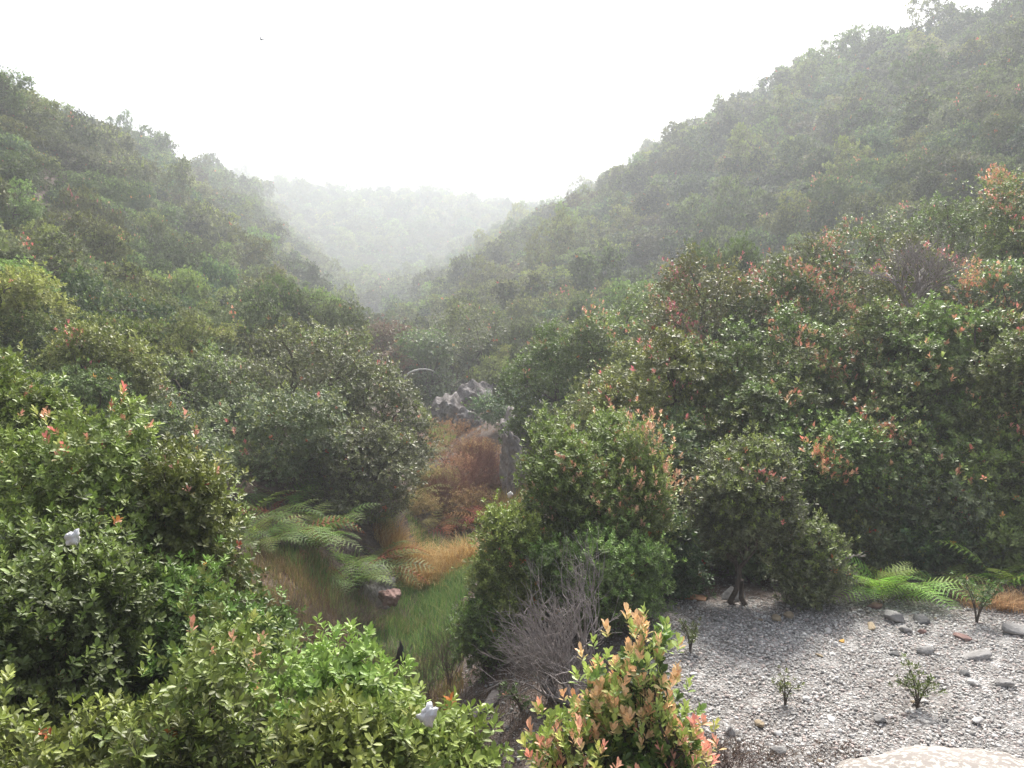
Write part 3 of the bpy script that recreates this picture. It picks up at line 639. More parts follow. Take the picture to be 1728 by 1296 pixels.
for i, (u, v, Y, hp, bc, yg, rs, lab) in enumerate(UP):
    bush(u, v, Y, hp, lab, 80 + i, n=4600, base=bc, young=yg, rose=rs * 2.4, rose_top=.5, ll=.052, per=6, fold=False, lw=.52, sig=1.7, gap=.25, nsub=15, nmini=6, group='bushes of the near right slope', z0=.0)
LEFT = [
 (510, 545, 14.5, 190, GREY * .72, .3, .002, 'big round olive bush filling the left middle above the ferns'),
 (620, 610, 14.0, 110, GREY * .7, .25, .002, 'right shoulder of dense grey-green bush next to the gully rocks'),
 (430, 660, 12.0, 150, DARK * 1.6 + GREY * .15, .15, .002, 'darker bush hanging over the green ferns'),
 (600, 720, 12.3, 110, GREY * .65, .2, .001, 'low grey-green bush just above the right ferns'),
 (300, 600, 13.0, 110, GREY * .7, .35, .004, 'brown-tinged bush behind the big left bush'),
 (160, 548, 11.5, 90, GREEN * 1.05, .7, .006, 'bright lime-tipped bush rising behind the big left bush'),
 (250, 690, 9.5, 110, GREY * .6, .2, .0, 'shaded bush filling the gap behind the big left bush'),
 (60, 560, 13, 80, DARK * 1.5, .15, .0, 'dark bush at the left edge behind the pink-tipped upright bush'),
]
for i, (u, v, Y, hp, bc, yg, rs, lab) in enumerate(LEFT):
    bush(u, v, Y, hp, lab, 110 + i, n=6800 if hp > 140 else 4400, base=bc, young=yg, rose=rs, rose_top=.4, ll=.046, per=7, fold=False, lw=.5, nsub=19, nmini=6, group='bushes of the near left slope', z0=.0)
bush(862, 668, 22.5, 60, 'small dark shrub growing on the gully rocks', 131, n=1800, base=DARK * 1.4, young=.1, ll=.07, per=6, fold=False, nsub=12)
bush(790, 515, 34, 90, 'rounded grey-green bush above the gully rocks', 132, n=2600, base=GREY * .8, young=.25, rose=.003, ll=.09, per=6, fold=False, nsub=15)
bush(720, 560, 31, 55, 'smaller grey-green bush left of the rounded one above the rocks', 133, n=1600, base=GREY * .8, young=.25, ll=.09, per=6, fold=False, nsub=12)
RB = np.array([.17, .065, .045])
bush(655, 548, 33, 45, 'rust-red bush in the valley bottom beyond the big round bush', 134, n=1500, base=RB * .9, young=.0, ll=.09, per=6, fold=False, nsub=11)
bush(665, 590, 30, 35, 'bare reddish-brown twiggy bush just below the rust-red bush', 135, n=500, base=RB * .7, young=.0, ll=.07, per=5, fold=False, nsub=10, twigs=200, r=.04)

RU = np.array([.34, .17, .11]); TA = np.array([.34, .26, .12])
for i, (u, v, Y, hp, c, lab) in enumerate([(760, 708, 20.5, 62, RU, 'rust-brown withered bush right below the dark rock outcrop'), (800, 742, 19, 42, RU * .8 + TA * .2, 'brown withered bush touching the crumbling rock slope'),
   (705, 748, 18.5, 45, RU * .6 + TA * .5, 'tan-brown withered bush beside the big round olive bush'), (770, 770, 17, 60, RU * .85, 'dark rust withered bush in the middle of the gully'),
   (718, 800, 16, 48, TA * .8, 'olive-tan withered bush left in the gully above the rusty grass'), (812, 806, 16, 32, RU * .75, 'dark rust withered bush behind the yellow grass'),
   (785, 825, 15, 50, RU * .9, 'rust withered bush just above the rusty grass mound'), (700, 850, 14.4, 40, TA * .6 + RU * .3, 'low tan withered bush at the left end of the rusty grass')]):
    bush(u, v, Y, hp, lab, 140 + i, name='withered_bush', cat='bush', group='withered bushes in the gully', n=1500, base=c, young=0, ll=.045, lw=.3, per=6, fold=False, nsub=14, mat=M_dead, twigs=120, r=.02, thin=.7)
# ------------------------------------------------------------------ dead twig bushes
def twig_bush(seed, rx, h, n0=14, depth=4, r=.014, lean=(0, 0), spread=.9):
    rng = np.random.default_rng(seed); T = []
    def grow(p, d, L, r_, k):
        npt = 4; pts = [p]
        for i in range(npt):
            d = unit(d + rng.normal(0, .16, 3) + np.array([0, 0, .05])); pts.append(pts[-1] + d * L / npt)
        T.append(tube(np.array(pts), np.linspace(r_, r_ * .62, npt + 1), 5 if r_ > .006 else 3))
        if k == 0: return
        for j in range(rng.integers(2, 4)):
            q = pts[rng.integers(2, npt + 1)]
            grow(q, unit(d + rng.normal(0, .38, 3) + np.array([lean[0], lean[1], .15]) * .4), L * rng.uniform(.6, .85), r_ * .62, k - 1)
    for i in range(n0):
        a = rng.uniform(0, 6.28); q = rng.random() ** .5 * spread
        d = unit(np.array([math.cos(a) * q * rx / h + lean[0], math.sin(a) * q * .7 * rx / h + lean[1], 1.]))
        grow(np.array([rng.normal(0, .03), rng.normal(0, .03), -.05]), d, h * .42, r, depth)
    A = np.concatenate([v for v, f in T]); qz = h / np.percentile(A[:, 2], 99.5); qx = 2 * rx / (np.percentile(A[:, 0], 99) - np.percentile(A[:, 0], 1))
    return [(v * np.array([qx, qx, qz]), f) for v, f in T]
def dead_bush(u, v, Y, rx, h, label, seed, mat=None, name='dead_bush', cat='dead bush', **k):
    p = at(u, v, Y); o = put(name, tubes_mesh(name, twig_bush(seed, rx, h, **k), mat or M_grey)); o.location = (p[0], p[1], tz(p[0], p[1]))
    if 'abs' in label: pass
    tag(o, label, cat); return o
dead_bush(965, 1180, 5.5, .48, .86, 'leafless grey twig bush leaning left in front of the centre shrub', 61, n0=22, depth=4, r=.011, lean=(-.38, .0))
dead_bush(1000, 1160, 5.8, .3, 1.25, 'taller bare grey branches sticking up behind the leafless twig bush', 62, n0=4, depth=4, r=.013, lean=(-.22, .0), spread=.4)
o = dead_bush(1560, 500, 13.0, .9, 1.3, 'dead pale twig shrub showing among the coral-tipped bushes on the right slope', 63, n0=12, depth=4, r=.016)
q = at(1545, 500, 12.9); o.location = (q[0], q[1], q[2] - .25)
o = dead_bush(100, 560, 24, 1.2, 2.0, 'brownish bare twig shrub on the left slope', 64, n0=14, depth=4, r=.02); q = at(105, 545, 23.5); o.location = (q[0], q[1], q[2] - .4)
o = dead_bush(1400, 940, 7.6, .22, .38, 'bare forked grey branch between the crooked tree and the bright fern', 65, n0=2, depth=4, r=.024, lean=(.35, 0), spread=.5, name='dead_branch', cat='dead branch'); q = at(1378, 950, 7.5); o.location = tuple(q)
M_twig = noise_mat('brown_twig', [(.3, (.07, .045, .04)), (.7, (.19, .14, .12))], 16, .85, .5)
for i, (u, v, Y, rx, h, lab) in enumerate([(600, 1120, 7.2, .3, .9, 'thin bare brown stems left of the black bag'), (720, 1130, 7.0, .3, .8, 'thin bare brown stems right of the black bag'),
     (660, 1110, 8.0, .35, .8, 'wispy bare twigs behind the black bag'), (1190, 1280, 3.4, .25, .35, 'tangle of dark bare twigs on the soil right of the pink-tipped shrub'), (1215, 1225, 4.6, .3, .3, 'fine dry twigs lying at the soil edge of the gravel'),
     (560, 1090, 8.4, .4, .7, 'fine bare twigs at the left of the green grass'), (640, 1150, 6.4, .35, .75, 'bare brown twig tangle in front of the black bag, left'), (700, 1170, 6.1, .3, .6, 'bare brown twig tangle in front of the black bag, right'),
     (540, 1120, 6.8, .4, .8, 'bare brown stems behind the yellow-green bush'), (600, 1060, 9.0, .4, .7, 'brown twigs standing in the dry grass under the stony bank'), (760, 1120, 7.4, .3, .7, 'grey twigs at the foot of the lower left arm of the centre shrub'), (500, 1080, 7.6, .4, .7, 'sparse brown stems below the low shade fern')]):
    dead_bush(u, v, Y, rx, h, lab, 70 + i, mat=M_twig, n0=16, depth=4, r=.004, name='bare_shrub', cat='bare shrub')
# branches that stand out
def branch(pts, rad, label, mat=None, name='dead_branch', cat='dead branch'):
    P = np.array(pts, float); t = np.linspace(0, len(P) - 1, 14); Q = np.stack([np.interp(t, np.arange(len(P)), P[:, i]) for i in range(3)], 1)
    Q[1:-1] = (Q[:-2] + Q[1:-1] * 2 + Q[2:]) / 4
    c = Q[0].copy(); o = put(name, tubes_mesh(name, [tube(Q - c, np.linspace(rad, rad * .5, len(Q)), 7)], mat or M_grey)); o.location = tuple(c); tag(o, label, cat); return o
M_pale = noise_mat('bleached_wood', [(.3, (.45, .43, .40)), (.7, (.62, .60, .57))], 9, .8, .3)
branch([at(668, 700, 29), at(672, 665, 29), at(682, 634, 29), at(695, 626, 29), at(712, 622, 29), at(728, 624, 29.4), at(739, 631, 30.8), at(744, 640, 32)], .045, 'bleached arching dead branch above the gully grass', M_pale)
branch([at(835, 1175, 5.9), at(822, 1195, 5.6), at(800, 1205, 5.4), at(795, 1218, 5.2)], .05, 'short charred log lying on the dirt slope', M_darkwood, 'log', 'log')
branch([at(905, 1165, 5.8), at(935, 1178, 5.5), at(965, 1190, 5.4), at(985, 1200, 5.3)], .022, 'curved grey branch on the soil under the dead twig bush')
branch([at(1385, 1163, 5.77), at(1410, 1160, 5.8), at(1432, 1158, 5.83)], .006, 'thin dark stick lying across the gravel', M_darkwood, 'stick', 'stick')
branch([at(1130, 1090, 6.7), at(1150, 1096, 6.6), at(1175, 1098, 6.55)], .006, 'thin stick near the low sprig', M_darkwood, 'stick', 'stick')

# ------------------------------------------------------------------ ferns
def frond_mesh(seed, L=1.0, pairs=13, wid=.26, droop=.55, c0=None, c1=None, mat=None, name='frond'):
    rng = np.random.default_rng(seed); c0 = np.array([.09, .17, .03]) if c0 is None else c0; c1 = np.array([.16, .27, .05]) if c1 is None else c1
    t = np.linspace(0, 1, 20); ang = R(62) - t * (R(62) + droop * .9)
    dx = np.cos(ang) * L / 19; dz = np.sin(ang) * L / 19
    X = np.concatenate([[0], np.cumsum(dx[:-1])]); Z = np.concatenate([[0], np.cumsum(dz[:-1])]); side = rng.normal(0, .03) * np.sin(t * 3) * L
    rach = np.stack([X, side, Z], 1); V1, F1 = tube(rach, np.linspace(.006, .0015, 20) * L, 4)
    parts = [(V1, F1, np.tile(np.array([.12, .10, .04]) if c0[1] > c0[0] else c0 * .8, (len(V1), 1)))]
    Vs, Fs, Cs = [], [], []; off = 0
    for i in range(pairs):
        tt = .16 + .82 * i / pairs; p = np.array([np.interp(tt, t, rach[:, k]) for k in range(3)]); q = np.array([np.interp(min(1, tt + .03), t, rach[:, k]) for k in range(3)])
        d = unit(q - p); up = unit(np.cross(d, np.array([0, 1., 0]))) * -1
        pl = wid * L * math.sin(min(1, (1 - tt) * 1.25 + .05) * math.pi / 2) ** 1.0 * (1 - .35 * math.exp(-i / 2.))
        for s in (-1, 1):
            dd = unit(np.array([0, s, 0]) * 1. + d * .45 + rng.normal(0, .05, 3)); n2 = max(4, int(11 * pl / (wid * L)))
            for k in range(n2):
                f = (k + .5) / n2; c = p + dd * pl * f - np.array([0, 0, .14 * pl * f * f]); w2 = .12 * pl * (1 - f) + .004 * L; h2 = pl / n2 * .46
                for s2 in (-1, 1):
                    tip = c + d * s2 * w2 + dd * h2 * .8
                    Vs += [c - dd * h2, c + dd * h2, tip]; Fs.append([off, off + 1, off + 2]); off += 3
                    kk = rng.random(); cc = (c0 * (1 - kk) + c1 * kk) * (.9 + .3 * f); Cs += [cc, cc, cc]
    parts.append((np.array(Vs), np.array(Fs), np.array(Cs)))
    V, Fc, Cc = join(parts); return mesh_np(name, V, Fc, mat or M_frond, Cc)
GF = [frond_mesh(s, 1.0, c0=np.array([.08, .14, .026]), c1=np.array([.17, .26, .045])) for s in (1, 2, 3)]
BF = [frond_mesh(s, 1.0, droop=.35, c0=np.array([.14, .26, .035]), c1=np.array([.25, .41, .055])) for s in (4, 5)]
RFm = [frond_mesh(s, 1.0, wid=.17, droop=.9, c0=np.array([.20, .075, .04]), c1=np.array([.34, .15, .075]), mat=M_dead) for s in (6, 7, 8)]
TFm = [frond_mesh(s, 1.0, wid=.17, droop=.8, c0=np.array([.15, .13, .05]), c1=np.array([.24, .23, .09]), mat=M_dead) for s in (9, 10)]
def fern(p, n, L, meshes, label, group, seed, name='fern', face=None, spread=6.28, z=None):
    rng = np.random.default_rng(seed)
    e = empty(name, (p[0], p[1], tz(p[0], p[1]) if z is None else z), 0, label, 'fern', group)
    for i in range(n):
        a = (face + rng.uniform(-spread / 2, spread / 2)) if face is not None else i * 2.399 + rng.uniform(-.3, .3)
        f = put('frond', (RFm if meshes is GF and rng.random() < .1 else meshes)[rng.integers(2)], e, (rng.normal(0, .05), rng.normal(0, .05), rng.uniform(0, .1)), 0)
        f.rotation_euler = (rng.normal(0, .2), rng.uniform(-.25, .35), a); s = L * rng.uniform(.75, 1.15); f.scale = (s, s, s)
    return e
GFS = [(470, 905, 10.4, 8, .95, 'green fern clump below the darker bush, middle of the fern bank'), (560, 860, 10.9, 9, 1.05, 'tall light green fern clump at the top of the fern bank'),
       (630, 860, 11.2, 8, 1.0, 'pale green fern reaching right over the rusty grass'), (420, 930, 9.9, 9, .9, 'dark green fern at the left end of the fern bank'),
       (530, 930, 10.0, 8, .85, 'fern clump drooping over the stony bank'), (600, 915, 10.3, 9, .8, 'olive fern hanging beside the rusty grass'), (400, 1000, 9.2, 8, .6, 'low fern in shade behind the lime-tipped bush'),
       (440, 1000, 9.4, 7, .55, 'small low fern in front of the fern bank'), (520, 965, 9.9, 8, .9, 'fern hanging low over the brown grass'), (585, 945, 10.0, 8, .85, 'fern between the stony bank and the rusty grass'), (455, 965, 9.6, 8, .85, 'dark fern just behind the lime-tipped bush'), (640, 890, 11.6, 8, .9, 'fern tip reaching into the rusty grass'), (500, 890, 10.2, 8, 1.0, 'broad fern in the centre of the fern bank'), (590, 880, 10.6, 8, 1.0, 'arching pale fern above the stony bank'), (640, 800, 12.5, 10, .95, 'light fern clump at the edge of the brown bracken'), (480, 850, 11.2, 9, .9, 'shaded fern right under the darker bush')]
for i, (u, v, Y, n, L, lab) in enumerate(GFS):
    p = at(u, v, Y); fern(p, n + 3, L * .98, GF, lab, 'ferns on the left bank', 300 + i, face=-1.2, spread=4.6)
for i, (u, Y, n, L, lab) in enumerate([(1478, 7.5, 22, .66, 'bright green fern spreading onto the gravel, left half'), (1540, 7.6, 20, .66, 'bright green fern beside its larger neighbour, right half'), (1588, 7.8, 14, .6, 'darker fern fading into the thicket shade'),
        (1690, 7.7, 9, .75, 'bright lime fern frond clump over the straw grass'), (1640, 7.75, 5, .45, 'little fern around the sapling base')]):
    p = at(u, 1000, Y); fern(p, n, L, BF if i != 2 else GF, lab, 'bright ferns at the gravel edge', 330 + i, face=-1.7, spread=4.4)
rng = np.random.default_rng(8)
BR = [(700, 760, 18.5, 0), (745, 735, 20, 0), (790, 725, 21, 0), (830, 760, 18.5, 0), (760, 780, 17, 0), (800, 800, 16, 0), (835, 820, 15.5, 0), (720, 815, 15.5, 1), (760, 840, 15, 0), (700, 850, 14.5, 1), (680, 790, 16.5, 1), (805, 850, 14.6, 0), (735, 870, 14.2, 1), (780, 750, 19.2, 1), (665, 745, 19, 0), (820, 880, 14.2, 0), (690, 720, 21, 1), (850, 790, 17, 0), (740, 800, 16.4, 0), (770, 870, 14.3, 0)]
for i, (u, v, Y, k) in enumerate(BR):
    p = at(u, v, Y); z = max(tz(p[0], p[1]), p[2] - .75)
    a = ['rust-brown dead bracken clump', 'olive-brown half-dead bracken clump'][k]
    where = ['under the dark outcrop', 'near the round bush', 'beside the crumbling rock slope', 'in the gully middle', 'beside the yellow grass', 'left in the gully'][0 if (v < 745 and u > 720) else 1 if v < 745 else 2 if u > 815 and v < 830 else 4 if v > 845 else 5 if u < 725 else 3]
    fern(p, 10, .95, (RFm, TFm)[k], f'{a} {where}', f'{a}s {where}', 360 + i, 'dead_fern', z=tz(p[0], p[1]))
for i, (u, v, Y) in enumerate([(700, 770, 17.5), (690, 800, 15.6)]):
    fern(at(u, v, Y), 7, 1.0, GF, ['pale green fern spray across the upper brown bracken', 'pale green fern spray across the lower brown bracken'][i], 'ferns on the left bank', 390 + i, face=.6, spread=1.6)
M_rtwig = noise_mat('rust_twig', [(.3, (.16, .07, .055)), (.7, (.30, .15, .12))], 16, .9, .5)
for i, (u, v, Y, rx, h, lab) in enumerate([(790, 830, 15.6, .7, 1.25, 'russet leafless twiggy shrub in the middle of the gully bracken'), (820, 800, 16.4, .6, 1.2, 'russet twiggy shrub beside the crumbling rock slope'), (745, 840, 15.2, .6, 1.0, 'russet twiggy shrub left in the bracken'), (800, 770, 18.5, .7, 1.2, 'russet twiggy shrub under the small dark gully shrub')]):
    dead_bush(u, v, Y, rx, h, lab, 400 + i, mat=M_rtwig, n0=26, depth=4, r=.009, name='bare_shrub', cat='bare shrub')

# ------------------------------------------------------------------ grass
def grass(name, spots, n, L, cols, label, cat, seed, lie=.5, wd=.005):
    """spots: (x, y, rx, ry); blades as three-segment ribbons"""
    rng = np.random.default_rng(seed); A = np.array(spots, float); ar = A[:, 2] * A[:, 3]
    i = rng.choice(len(A), n, p=ar / ar.sum()); a = rng.uniform(0, 6.28, n); q = rng.random(n) ** .5
    x = A[i, 0] + np.cos(a) * q * A[i, 2]; y = A[i, 1] + np.sin(a) * q * A[i, 3]
    cl = wob(x, y, 5., seed); x += cl * .08; y += wob(y, x, 5., seed + 1) * .08
    z = terrain(x, y) - .01
    le = L * rng.uniform(.5, 1.2, n) * (1 + .3 * cl); b = rng.uniform(0, 6.28, n) + 1.2 * wob(x, y, 2., seed); ln = rng.uniform(.1, 1., n) * lie * 1.6
    dirh = np.stack([np.cos(b), np.sin(b), 0 * b], 1); wv = np.stack([-np.sin(b), np.cos(b), 0 * b], 1)
    P0 = np.stack([x, y, z], 1); Vv = []
    for k, t in enumerate((0, .4, .75, 1.)):
        p = P0 + dirh * (ln * le * t ** 1.8)[:, None] + np.array([0, 0, 1.]) * (le * (t - .35 * np.minimum(ln, 1) * t * t))[:, None]
        w2 = (wd * (1 - t * .85) * rng.uniform(.7, 1.3, n))[:, None]
        Vv += [p - wv * w2, p + wv * w2] if k < 3 else [p]
    V = np.stack(Vv, 1).reshape(-1, 3); o = np.arange(n)[:, None] * 7
    k1 = rng.random((n, 1)); cols = np.array(cols); cc = cols[rng.integers(len(cols), size=n)] * (.75 + .5 * k1)
    me = mesh_np(name, V, [np.concatenate([o + [0, 1, 3, 2], o + [2, 3, 5, 4]]), o + [4, 5, 6]], M_grass, np.repeat(cc, 7, 0))
    ob = put(name, me); tag(ob, label, cat, kind='stuff')
def sp(u, v, Y, rx, ry): p = at(u, v, Y); return (p[0], p[1], rx, ry)
GR = [(.10, .19, .04), (.16, .24, .06), (.08, .15, .035), (.25, .26, .09)]
grass('grass', [sp(720, 1020, 11, .75, .9), sp(760, 960, 11.6, .5, .7), sp(680, 1060, 9.6, .8, .8), sp(560, 1040, 9.6, .7, .5), sp(740, 1100, 8.6, .5, .8), sp(740, 890, 13.6, .6, .4)], 16000, .2, GR, 'soft green grass on the gully floor', 'grass', 1, wd=.004)
grass('rusty_grass', [sp(710, 925, 12.2, .55, .5), sp(750, 915, 12.6, .5, .5), sp(665, 910, 12.4, .3, .4)], 7000, .42, [(.36, .18, .06), (.45, .26, .10), (.28, .13, .05), (.5, .36, .17)], 'rusty orange dead grass mound above the green grass', 'grass', 2, lie=1.1, wd=.004)
grass('dry_grass', [sp(600, 1030, 9.9, .35, .4), sp(660, 1020, 10.3, .5, .3), sp(560, 1060, 9.2, .5, .4), sp(640, 1080, 8.6, .6, .5), sp(560, 1140, 7.2, .8, .8), sp(640, 1170, 6.3, .7, .7), sp(500, 1120, 7.6, .7, .8), sp(470, 1030, 8.6, .6, .8), sp(520, 1010, 9.4, .5, .5), sp(440, 1060, 7.6, .7, .7), sp(560, 1000, 9.8, .4, .4), sp(700, 1120, 7.2, .5, .6)], 34000, .16, [(.24, .19, .07), (.30, .25, .11), (.16, .16, .05), (.11, .15, .04), (.14, .09, .05)], 'thin yellow-brown grass left of the green grass', 'grass', 3, wd=.003)
grass('yellow_grass', [sp(858, 855, 13.6, .4, .7), sp(850, 822, 15.3, .5, .7), sp(845, 880, 12.6, .3, .5)], 6500, .4, [(.50, .40, .14), (.6, .5, .2), (.4, .33, .1)], 'pale yellow grass tuft behind the centre shrub', 'grass', 4, wd=.005)
grass('straw_grass', [sp(1690, 1045, 7.35, .38, .18), sp(1730, 1050, 7.3, .3, .25)], 1300, .22, [(.45, .32, .14), (.55, .42, .2), (.3, .2, .09)], 'dry straw grass under the lime fern on the right', 'grass', 5, lie=1.3, wd=.003)
grass('moss_grass', [sp(722, 655, 29, .5, 1.6), sp(735, 690, 26, .4, 1.5), sp(745, 712, 24, .4, .8)], 6000, .3, [(.24, .30, .06), (.30, .33, .09), (.18, .24, .05)], 'bright yellow-green grass strip beside the gully rocks', 'grass', 6, wd=.010)
grass('dark_weeds', [sp(1230, 1290, 4.7, .6, .3), sp(1330, 1265, 4.9, .5, .15), sp(1150, 1250, 4.9, .4, .3), sp(830, 1170, 6.0, .5, .6), sp(900, 1230, 5.2, .5, .4), sp(800, 1120, 6.8, .35, .6)], 4500, .07, [(.07, .045, .025), (.10, .07, .04)], 'low brown dead weeds on the soil in front of the gravel', 'weeds', 7, lie=1.2, wd=.003)

# ------------------------------------------------------------------ seedlings on the gravel
def sprig(u, v, hpx, halfpx, label, seed, stems, n, name='seedling', ll=.028, base=GREEN, rose=.02):
    Y = gy(v); p = at(u, v, Y); h = hpx / F * Y; rx = halfpx / F * Y; rng = np.random.default_rng(seed)
    T, tips = [], []
    for s in range(stems):
        a = rng.uniform(0, 6.28); e = np.array([math.cos(a) * rx * rng.uniform(.4, 1), math.sin(a) * rx * .7, h * rng.uniform(.6, 1)])
        t = np.linspace(0, 1, 7)[:, None]; q = e * t + np.array([0, 0, h * .15]) * np.sin(t * 3.14); q[:, :2] *= t ** .3
        q[0] = (0, 0, -.03); T.append(tube(q, np.linspace(.007, .002, 7), 5))
        for k in range(n // stems):
            f = rng.uniform(.35, 1); b = np.array([np.interp(f, t[:, 0], q[:, i]) for i in range(3)]) + rng.normal(0, .025, 3); b[2] = max(b[2], .02); tips.append(b)
    P = np.array(tips); D = unit(P * np.array([1, 1, .3]) / max(rx, .05) + np.array([0, 0, 1.]) + rng.normal(0, .3, P.shape))
    col = base * rng.uniform(.8, 1.4, (len(P), 1)); m = rng.random(len(P)) < .25; col[m] = LIME * .7; m = rng.random(len(P)) < rose; col[m] = ROSE * .8
    V, Fc, Cc = leaf_cloud(rng, P, D, col, 7, ll, .4, True, (25, 70), .015)
    return place({'crown': mesh_np('crown', V, Fc, M_leaf, Cc), 'stem': tubes_mesh('stem', T, M_bark)}, name, (p[0], p[1], tz(p[0], p[1])), 0, label, 'seedling', 'seedlings growing in the gravel')
sprig(1548, 1196, 78, 42, 'branching round seedling on the right half of the gravel', 1, 7, 75)
sprig(1325, 1190, 58, 18, 'thin upright seedling in the middle of the gravel', 2, 3, 30, ll=.024)
sprig(1165, 1105, 55, 30, 'low spreading sprig at the left edge of the gravel', 3, 5, 40, ll=.026)
sprig(1648, 1052, 85, 42, 'small sapling with a short stem beside the straw grass', 4, 7, 90, name='sapling', ll=.03)
sprig(880, 1185, 40, 45, 'low green sprigs on the dirt under the dead twig bush', 5, 5, 40, ll=.028, base=GREEN * 1.2)
sprig(1060, 1040, 90, 45, 'small grey-tinged sprig bush at the right foot of the centre shrub', 6, 8, 90, ll=.03, base=GREY * .8)
sprig(800, 1285, 90, 40, 'sprig with yellow-green leaves on the dirt right of the white bag', 7, 5, 30, ll=.034, base=OLIVE)

# ------------------------------------------------------------------ litter, slabs, bird
def crumple(size, seed, amp=.38):
    rng = np.random.default_rng(seed); V, Fc = ICO[3]; V = V.copy()
    for k in (3, 7, 13):
        ph = rng.uniform(0, 6, 6); V = V * (1 + amp / k ** .5 * (np.sin(V[:, :1] * k + ph[0]) * np.sin(V[:, 1:2] * k + ph[1]) + np.sin(V[:, 2:] * k + ph[2]) * np.cos(V[:, :1] * k * 1.3 + ph[3])))
    V += rng.normal(0, .09, V.shape); return V * np.asarray(size), Fc
def solid(name, rgb, rough=.4, trans=0.):
    m, n, out = newmat(name); p = n.nodes.new('ShaderNodeBsdfPrincipled'); p.inputs['Roughness'].default_value = rough
    no = N(n, 'ShaderNodeTexNoise'); no.inputs['Scale'].default_value = 14
    c = ramp(n, no.outputs[0], [(.3, tuple(x * .85 for x in rgb)), (.7, rgb)]); n.links.new(c, p.inputs['Base Color']); n.links.new(p.outputs[0], out.inputs[0]); return m
M_white = solid('white_plastic_film', (.80, .80, .80), .4); M_black = solid('black_plastic_film', (.02, .02, .024), .35)
def bag(u, v, Y, size, mat, label, seed, name='plastic_bag', rot=(0, 0, 0), taper=0.):
    V, Fc = crumple(size, seed)
    if taper: V[:, :2] *= np.clip(1 - taper * (V[:, 2:] / size[2] + 1) / 2, .08, 1)
    o = put(name, mesh_np(name, V, Fc, mat)); o.location = tuple(at(u, v, Y)); o.rotation_euler = rot; tag(o, label, 'bag' if 'bag' in name else 'litter'); return o
bag(722, 1206, 2.28, (.024, .016, .036), M_white, 'crumpled white plastic bag caught in the light-green bush', 1, rot=(.2, .5, 0))
bag(123, 908, 3.05, (.026, .015, .030), M_white, 'white plastic bag stuck inside the big left bush', 2, rot=(.1, .7, 0))
bag(389, 843, 8.4, (.035, .02, .062), M_white, 'small white bag hanging in shade above the ferns', 3, taper=.95)
bag(676, 1102, 6.8, (.055, .04, .13), M_black, 'black plastic bag hanging on bare stems by the green grass', 4, taper=.9)
bag(861, 835, 14.5, (.06, .04, .05), M_white, 'scrap of white litter in the yellow grass', 5, name='litter_scrap')
bag(1240 / 1, 1082, gy(1082), (.02, .02, .015), M_white, 'crumpled white scrap lying on the left of the gravel', 6, name='litter_scrap')
def slab(u, v, pts, th, mat, label, name, tilt, rz):
    import bmesh
    bm = bmesh.new(); vs_ = [bm.verts.new((x, y, 0)) for x, y in pts]; f = bm.faces.new(vs_); r = bmesh.ops.extrude_face_region(bm, geom=[f])
    for g in r['geom']:
        if isinstance(g, bmesh.types.BMVert): g.co.z += th
    bmesh.ops.recalc_face_normals(bm, faces=bm.faces[:]); bmesh.ops.bevel(bm, geom=bm.edges[:], offset=th * .2, segments=1, affect='EDGES')
    me = bpy.data.meshes.new(name); bm.to_mesh(me); bm.free(); me.materials.append(mat)
    Y = gy(v); p = at(u, v, Y); o = put(name, me); o.location = (p[0], p[1], tz(p[0], p[1]) + .02); o.rotation_euler = (tilt[0], tilt[1], rz); tag(o, label, 'slab' if name == 'stone_slab' else 'board'); return o
slab(1236, 1008, [(-.13, 0), (.12, -.02), (.17, .05), (.03, .14), (-.1, .06)], .02, M_rock['dark'], 'dark slate slab propped at the thicket edge left of the crooked tree', 'stone_slab', (.75, .1), .3)
slab(1428, 985, [(-.1, 0), (.1, 0), (.13, .2), (-.06, .24)], .03, M_rock['dark'], 'dark upright slab in shade left of the bright fern', 'stone_slab', (1.1, .1), -.2)
slab(1170, 999, [(-.14, -.05), (.12, -.06), (.14, .04), (-.1, .07)], .012, noise_mat('weathered_board', [(.3, (.20, .11, .06)), (.7, (.38, .22, .13))], 14, .85, .4), 'flat orange-brown wood piece lying at the thicket edge', 'board', (.1, .03), -.2)

def bird():
    Y = 24.; p = at(441, 67, Y); k = .9
    rad = [(-.13, .004), (-.09, .012), (-.04, .022), (.0, .026), (.04, .022), (.065, .014), (.085, .015), (.10, .008), (.115, .001)]
    V, Fc = tube(np.array([(x * k, 0, (.012 if x > .06 else 0)) for x, r in rad]), np.array([r * k for x, r in rad]), 10)
    mb = solid('dark_feathers', (.06, .06, .065), .7)
    e = empty('bird', p, 2.9, 'small dark bird flying in the white sky', 'bird')
    b = put('body', mesh_np('body', V, Fc, mb, smooth=True), e)
    for s in (-1, 1):
        W = np.array([(.04, 0, .01), (.055, .07, .05), (.0, .16, .13), (-.03, .19, .15), (-.03, .12, .08), (-.035, .05, .03), (-.03, 0, .01)]) * k * .8; W[:, 1] *= s
        W2 = W + np.array([0, 0, .004]); n = len(W)
        V = np.concatenate([W, W2]); side = [[i, (i + 1) % n, n + (i + 1) % n, n + i] for i in range(n)]
        me = mesh_np('wing', V, [np.array([list(range(n))[::-1]]), np.array([list(range(n, 2 * n))]), np.array(side)], mb); put('wing', me, e)
    V = np.array([(-.11, -.008, 0), (-.11, .008, 0), (-.19, .03, 0), (-.17, 0, 0), (-.19, -.03, 0)]) * k; V = np.concatenate([V, V + np.array([0, 0, .003])])
    put('tail', mesh_np('tail', V, [np.array([[4, 3, 2, 1, 0]]), np.array([[5, 6, 7, 8, 9]]), np.array([[i, (i + 1) % 5, 5 + (i + 1) % 5, 5 + i] for i in range(5)])], mb), e)
    e.rotation_euler = (.35, -.2, 2.35)
bird()

